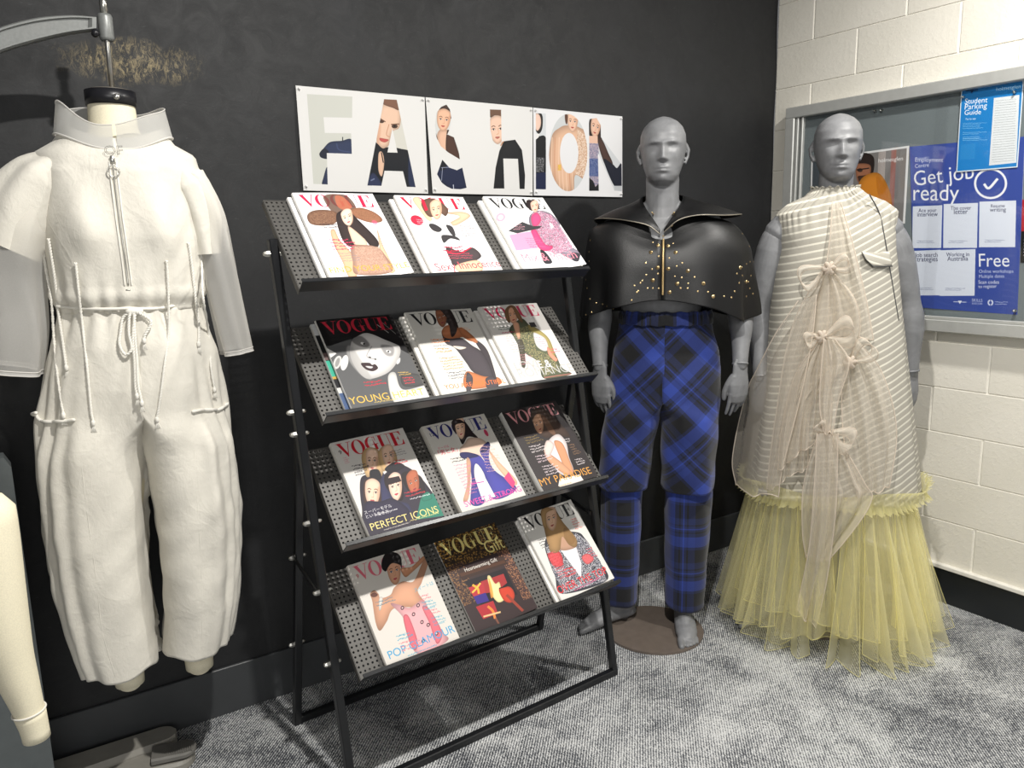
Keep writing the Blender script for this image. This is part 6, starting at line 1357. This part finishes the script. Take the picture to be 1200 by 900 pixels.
def second_form():
    # cream arm of another form, in front of the stand column
    c = onp(-10, 600, (-3.0, -.55, 0), (0, 1, 0)); root = empty('dress_form', (c[0] - .02, -.55, 0)); tag(root, 'cream padded dress-form arm with a stitched cuff at the bottom left corner', 'dress form'); o_ = np.array([c[0] - .02, -.55, 0])
    L = [(-62, 604), (-56, 660), (-36, 740), (-4, 800), (20, 848), (27, 868)]; Rr = [(20, 604), (26, 650), (32, 700), (41, 770), (51, 820), (59, 862)]
    l = smooth_path([ony(x, y, -.55) for x, y in L], 30); r = smooth_path([ony(x, y, -.55) for x, y in Rr], 30)
    cc = (l + r) / 2 - o_; rad = np.linalg.norm(r - l, axis=1) / 2
    top = [cc[0] + [-.014, 0, .026], cc[0] + [-.006, 0, .014]]
    m = MB(); m.tube(np.vstack([top, cc[:-3]]), np.r_[rad[0] * .45, rad[0] * .85, rad[:-3]], 28); m.build('arm', 'cream_canvas', root)
    m = MB(); m.tube(cc[-5:], rad[-5:] * 1.06, 28, cap='flat'); cf = m.build('cuff', 'cream_canvas', root)
    a = MB(); T = cc[-1] - cc[-5]; T /= np.linalg.norm(T)
    ring = []
    x_ = np.cross(T, [0, 1, 0.]); x_ /= np.linalg.norm(x_)
    for t in np.linspace(0, 2 * math.pi, 30): ring.append(cc[-5] + rad[-5] * 1.07 * (x_ * math.cos(t) + np.array([0, 1, 0]) * math.sin(t)))
    a.tube(ring, .0022, 6, cap=False); a.build('cuff_seam', 'linen_rope', cf)
    # rest of this form (torso and pole) stands outside the frame to the left
    b = MB(); ell_loft(b, [(-.24, 0, z, w_, d) for z, w_, d in [(.78, .14, .10), (.86, .16, .115), (1.0, .13, .09), (1.15, .16, .115), (1.27, .17, .09), (1.31, .07, .05), (1.36, .045, .045)]], 32); b.build('torso', 'cream_canvas', root)
    MB().tube([(-.24, 0, .02), (-.24, 0, .80)], [.014, .014], 12, cap='flat').disc((-.24, 0, .011), .16, .02).build('pole_base', 'cast', root)
    MB().tube([(-.13, 0, 1.24), (-.06, 0, 1.15), (-.03, 0, 1.0), tuple(cc[0] + [-.005, 0, .02])], [.045, .04, .036, .028], 18).build('upper_arm', 'cream_canvas', root)
second_form()

def jumpsuit():
    root = FRJ.empty('white_jumpsuit'); tag(root, 'white linen jumpsuit with sheer sleeves, front zip and rope ties on the hanging dress form', 'jumpsuit')
    TL = [(1.70, -.105), (1.665, -.128), (1.64, -.168), (1.60, -.176), (1.5, -.176), (1.42, -.172), (1.35, -.168), (1.295, -.155), (1.27, -.158), (1.17, -.190), (1.03, -.226), (.90, -.236), (.76, -.240), (.63, -.236), (.50, -.222), (.43, -.213), (.34, -.192)]
    TR = [(1.70, .105), (1.665, .128), (1.64, .172), (1.60, .180), (1.5, .178), (1.42, .176), (1.35, .170), (1.295, .150), (1.27, .152), (1.17, .180), (1.03, .190), (.90, .196), (.76, .200), (.63, .192), (.50, .176), (.43, .160), (.34, .132)]
    BD = [(1.70, .085), (1.66, .098), (1.60, .115), (1.45, .130), (1.35, .125), (1.285, .108), (1.2, .128), (1.1, .135), (.9, .130), (.6, .125), (.33, .105)]
    parts = {}
    def fold(t, z, side, sn, cs):
        w_ = math.exp(-((z - 1.285) / .06) ** 2); f = .0045 * math.sin(26 * t + 2 * math.sin(4 * t)) * w_
        dn = sstep(1.25, 1.0, z)
        sidef = sstep(.45, .85, abs(cs)) * dn
        f += .010 * dn * math.sin(5 * t + side + z * 1.5) * (1 - sidef) + .0050 * sidef * math.sin(26 * t + z * 1.0 + .6 * math.sin(z * 5))
        f += .004 * math.sin(7 * t + z * 3 + side) * (1 - w_) + .0016 * math.sin(21 * z + 9 * t) + .0012 * math.sin(47 * z - 14 * t + 2 * math.sin(9 * z))
        return f
    n, m = 170, 150; allV = []; allF = []
    # upper body
    def up():
        P = np.zeros((60, 2 * m + 1, 3))
        for i in range(60):
            z = 1.700 + (1.278 - 1.700) * i / 59; xl, xr, b = interp(TL, z), interp(TR, z), interp(BD, z); cx, a = (xl + xr) / 2, (xr - xl) / 2
            for k in range(2 * m + 1):
                t = 2 * math.pi * k / (2 * m) + math.pi / 2; cs, sn = math.cos(t), math.sin(t); f = fold(t, z, 0, sn, cs) * (.8 if z < 1.6 else .2)
                zz = z - (.030 * max(0, -sn) ** 3) * sstep(1.62, 1.70, z)
                bl = .010 * math.exp(-((z - 1.315) / .02) ** 2)
                P[i, k] = (cx + (a + f + bl) * math.copysign(abs(cs) ** .86, cs), .01 + (b + f + bl) * math.copysign(abs(sn) ** .9, sn) - .020 * math.exp(-((z - 1.47) / .06) ** 2) * max(0, -sn) * math.exp(-((abs(cs) - .42) / .22) ** 2), zz)
        return P
    P = up(); mb = MB().grid(P); o = mb.build('bodice', 'linen', root); md = o.modifiers.new('t', 'SOLIDIFY'); md.thickness = .002; md.offset = -1
    allV += mb.V; allF += mb.F
    for side in (-1, 1):
        P = np.zeros((n, m + 1, 3))
        inL = [(1.3, .0), (1.03, .0), (.98, .006), (.90, -.004), (.75, -.022), (.6, -.034), (.5, -.032), (.42, -.022), (.34, -.020)]
        inR = [(1.3, .0), (1.03, .0), (.98, -.002), (.90, .004), (.75, .010), (.6, .012), (.5, .008), (.40, -.006), (.34, -.010)]
        for i in range(n):
            zb = .385 if side < 0 else .398
            z = 1.284 + (zb - 1.284) * i / (n - 1); xl, xr, b = interp(TL, z), interp(TR, z), interp(BD, z); cw, aw = (xl + xr) / 2, (xr - xl) / 2
            lo, hi = (xl, interp(inL, z)) if side < 0 else (interp(inR, z), xr); cx, a = (lo + hi) / 2, (hi - lo) / 2; bl = sstep(.93, 1.05, z)
            for k in range(m + 1):
                t = 2 * math.pi * k / m + math.pi / 2; cs, sn = math.cos(t), math.sin(t); x1 = cx + a * math.copysign(abs(cs) ** .70, cs); y1 = b * math.copysign(abs(sn) ** .8, sn)
                x2 = cw + aw * math.copysign(abs(cs) ** .86, cs); x2 = min(x2, .004) if side < 0 else max(x2, -.004); y2 = b * math.copysign(abs(sn) ** .9, sn)
                x, y = x1 * (1 - bl) + x2 * bl, y1 * (1 - bl) + y2 * bl
                tt = math.atan2(y / b, (x - cw) / aw); f = fold(tt if bl > .5 else tt, z, side * (1 - bl), sn, (x - cw) / aw)
                hz = z + (.006 * sn + .006 * math.sin(5 * t)) * sstep(.47, .38, z) + (.010 * cs * side) * 0
                P[i, k] = (x + f * cs, .01 + y + f * sn, hz)
        mb = MB().grid(P); o = mb.build('trouser_leg', 'linen', root); md = o.modifiers.new('t', 'SOLIDIFY'); md.thickness = .002; md.offset = -1
        allF += [tuple(q + len(allV) for q in f) for f in mb.F]; allV += mb.V
    bv = FRJ.bvh(allV, allF)
    H = lambda x, y, off=.003: FRJ.hit(bv, x, y, off, .12)[0]
    def dense(pts, off, n=40):
        q = smooth_path([(x, y, 0) for x, y in pts], n); o = np.array([H(a[0], a[1], off) for a in q]); k = o.copy()
        for _ in range(2): k[1:-1] = (k[:-2] + k[1:-1] * 2 + k[2:]) / 4
        k[:, 0] = o[:, 0]; return k
    # collar: stiff sheer funnel, dipping at the front
    G = np.zeros((12, 91, 3))
    for i in range(12):
        s = i / 11
        for k in range(91):
            t = -math.pi / 2 + .02 + (2 * math.pi - .04) * k / 90; cs, sn = math.cos(t), math.sin(t); fr = max(0, -sn)
            ztop = 1.752 - .052 * fr ** 2.5 + .0 * cs; zbot = 1.684 - .040 * fr ** 3
            a = .126 - .012 * s; b = .100 - .014 * s
            G[i, k] = (a * math.copysign(abs(cs) ** .9, cs), .01 + b * math.copysign(abs(sn) ** .95, sn), zbot + (ztop - zbot) * s + .006 * s * math.sin(4 * t))
    o = MB().grid(G).build('collar', 'organza_collar', root); h = MB(); h.tube(G[-1], .0016, 6, cap=False); h.tube(G[0], .0022, 6, cap=False); h.build('collar_binding', 'hem_white', o)
    # sleeve caps (opaque) and sheer sleeves
    def sleeve(path, ra, rb, name, mat, nn=50, mm=72, amp=.004, up=(0, 1, 0), seed=0, hem=True):
        p = smooth_path(path, nn); ra = np.interp(np.linspace(0, 1, nn), np.linspace(0, 1, len(ra)), ra); rb = np.interp(np.linspace(0, 1, nn), np.linspace(0, 1, len(rb)), rb)
        T = np.gradient(p, axis=0); T /= np.linalg.norm(T, axis=1)[:, None]; G = np.zeros((nn, mm + 1, 3))
        for i in range(nn):
            N = np.array(up, float); N -= T[i] * (N @ T[i]); N /= np.linalg.norm(N); B_ = np.cross(T[i], N)
            for k in range(mm + 1):
                t = 2 * math.pi * k / mm; f = amp * (math.sin(4 * t + seed + i * .05) + .7 * math.sin(7 * t + i * .11) ) * min(1, i / nn * 2 + .2)
                G[i, k] = p[i] + N * (rb[i] + f) * math.cos(t) + B_ * (ra[i] + f) * math.sin(t)
        o = MB().grid(G).build(name, mat, root)
        if hem:
            h = MB(); h.grid(np.stack([G[-1] + [0, 0, .0], G[-1] + T[-1] * .009], 0)); h.tube(G[-1], .0015, 6, cap=False); h.tube(G[-1] + T[-1] * .009, .0015, 6, cap=False); h.build('sleeve_hem', 'hem_white', o)
        return o, G
    X = lambda x, y, f=0: FRJ.px(x, y, f)
    oL, GL = sleeve([X(92, 190), X(52, 212), X(22, 250), X(2, 286)], [.030, .066, .086, .088], [.06, .085, .085, .08], 'sleeve_cap', 'linen', hem=False)
    oL2, GL2 = sleeve([X(45, 215), X(22, 260), X(8, 320), (-.262, -.01, 1.25), (-.280, -.01, 1.165)], [.060, .080, .078, .080, .082], [.075, .085, .08, .08, .08], 'sheer_sleeve', 'organza_white', seed=2)
    oR, GR = sleeve([X(186, 192), X(214, 212), X(230, 250), X(237, 298)], [.030, .050, .052, .044], [.06, .085, .08, .075], 'sleeve_cap', 'linen', seed=1, hem=False)
    oR2, GR2 = sleeve([X(222, 205), X(242, 250), X(256, 310), X(266, 360), X(276, 408)], [.034, .042, .042, .040, .038], [.075, .08, .078, .072, .065], 'sheer_sleeve', 'organza_white', seed=3)
    # zip with ring pull
    zp = [H(x, y, .003) for x, y in [(132, 190), (135, 215), (139, 250), (144, 285), (148, 315), (150, 334)]]
    z = MB().tube(smooth_path(zp, 40), .0022, 6).build('zip', 'steel', root)
    pl = MB()
    for s in (-1, 1): pl.tube(smooth_path([p + np.array([s * .007, -.0005, 0]) for p in zp], 40), .0016, 6)
    pl.build('zip_placket', 'linen_rope', root)
    sl = H(132, 188, .006); MB().box(sl, (.010, .006, .016), bev=.0015).build('zip_slider', 'steel', root)
    r = H(134, 201, .008); ring = [r + np.array([.012 * math.cos(t), 0, .012 * math.sin(t)]) for t in np.linspace(0, 2 * math.pi, 32)]; MB().tube(ring, .0013, 6, cap=False).build('ring_pull', 'steel', root)
    bt = H(150, 340, .002); MB().box(bt, (.010, .003, .004), bev=.001).build('zip_stop', 'steel', root)
    # rope ties
    def rope(pts, name='rope_tie', r=.0032, off=.006, tassel=True, raw=False):
        p = pts if raw else [H(x, y, off) for x, y in pts]; p = smooth_path(p, 90); m_ = MB()
        T = np.gradient(p, axis=0); T /= np.linalg.norm(T, axis=1)[:, None]; N = np.cross(T, [0, 1, 0.]); N /= np.linalg.norm(N, axis=1)[:, None]; B_ = np.cross(T, N); L = np.r_[0, np.cumsum(np.linalg.norm(np.diff(p, axis=0), axis=1))]
        for q in range(2):
            ph = L / .013 * 2 * math.pi + q * math.pi; m_.tube(p + N * (r * .55) * np.cos(ph)[:, None] + B_ * (r * .55) * np.sin(ph)[:, None], r * .68, 6)
        if tassel:
            e = p[-1]; m_.tube([e, e + [0, 0, -.006]], [r * 1.5, r * 1.5], 8)
            for j in range(6): m_.tube([e + [0, 0, -.005], e + [r * (j - 2.5) * .7, -.001 * (j % 2), -.024]], .0009, 4)
        return m_.build(name, 'linen_rope', root)
    rope([(90, 308), (94, 340), (98, 385), (103, 430), (107, 478), (109, 494)])
    rope([(51, 270), (56, 310), (62, 350), (66, 395), (70, 440), (75, 485)][0:6])
    rope([(60, 280), (66, 320), (71, 360), (76, 400), (80, 430)])
    rope([(194, 305), (195, 345), (196, 390), (192, 430), (187, 470), (184, 490)])
    rope([(231, 270), (234, 310), (238, 350), (242, 390), (246, 430), (250, 455)])
    rope([(219, 285), (223, 315), (227, 345), (231, 380), (231, 402)])
    # drawstring bow at the waist
    ws = MB(); wl = [H(x, y, .005) for x, y in [(70, 358), (100, 360), (130, 361), (150, 360), (175, 361), (200, 358), (228, 350)]]; ws.tube(smooth_path(wl, 60), .0038, 8); ws.build('waist_casing', 'linen_rope', root)
    c = H(155, 362, .012); MB().tube([c + [-.010, 0, 0], c + [.010, 0, 0]], [.009, .009], 10).build('bow_knot', 'linen_rope', root)
    w2 = lambda pts: [H(x, y, .014) for x, y in pts]
    rope(w2([(153, 362), (144, 372), (138, 388), (139, 405), (147, 415), (154, 408), (151, 390), (150, 370), (154, 362)]), 'bow_loop', tassel=False, raw=True)
    rope(w2([(157, 362), (165, 366), (172, 378), (170, 392), (169, 398)]), 'bow_loop', raw=True)
    rope(w2([(154, 363), (158, 390), (160, 420), (163, 450), (167, 470)]), 'rope_end', raw=True); rope(w2([(156, 363), (156, 395), (157, 425), (160, 452), (162, 462)]), 'rope_end', raw=True)
    # hip pocket openings and seams
    for pts in ([(42, 484), (50, 493), (65, 494), (88, 492)], [(225, 482), (240, 480), (255, 480), (265, 473)]):
        q = dense(pts, .005); MB().tube(q, .0042, 8).build('pocket_rim', 'linen_rope', root)
    for pts in ([(90, 494), (95, 540), (102, 600), (113, 680), (120, 740), (135, 792)], [(225, 484), (228, 540), (233, 620), (237, 700), (236, 760)], [(58, 210), (66, 250), (90, 300)], [(216, 212), (205, 260), (194, 300)], [(224, 215), (215, 265), (206, 300)], [(50, 215), (56, 255), (76, 290)]):
        q = dense(pts, .0008, 60); MB().tube(q, .0016, 5).build('seam', 'linen', root)
jumpsuit()
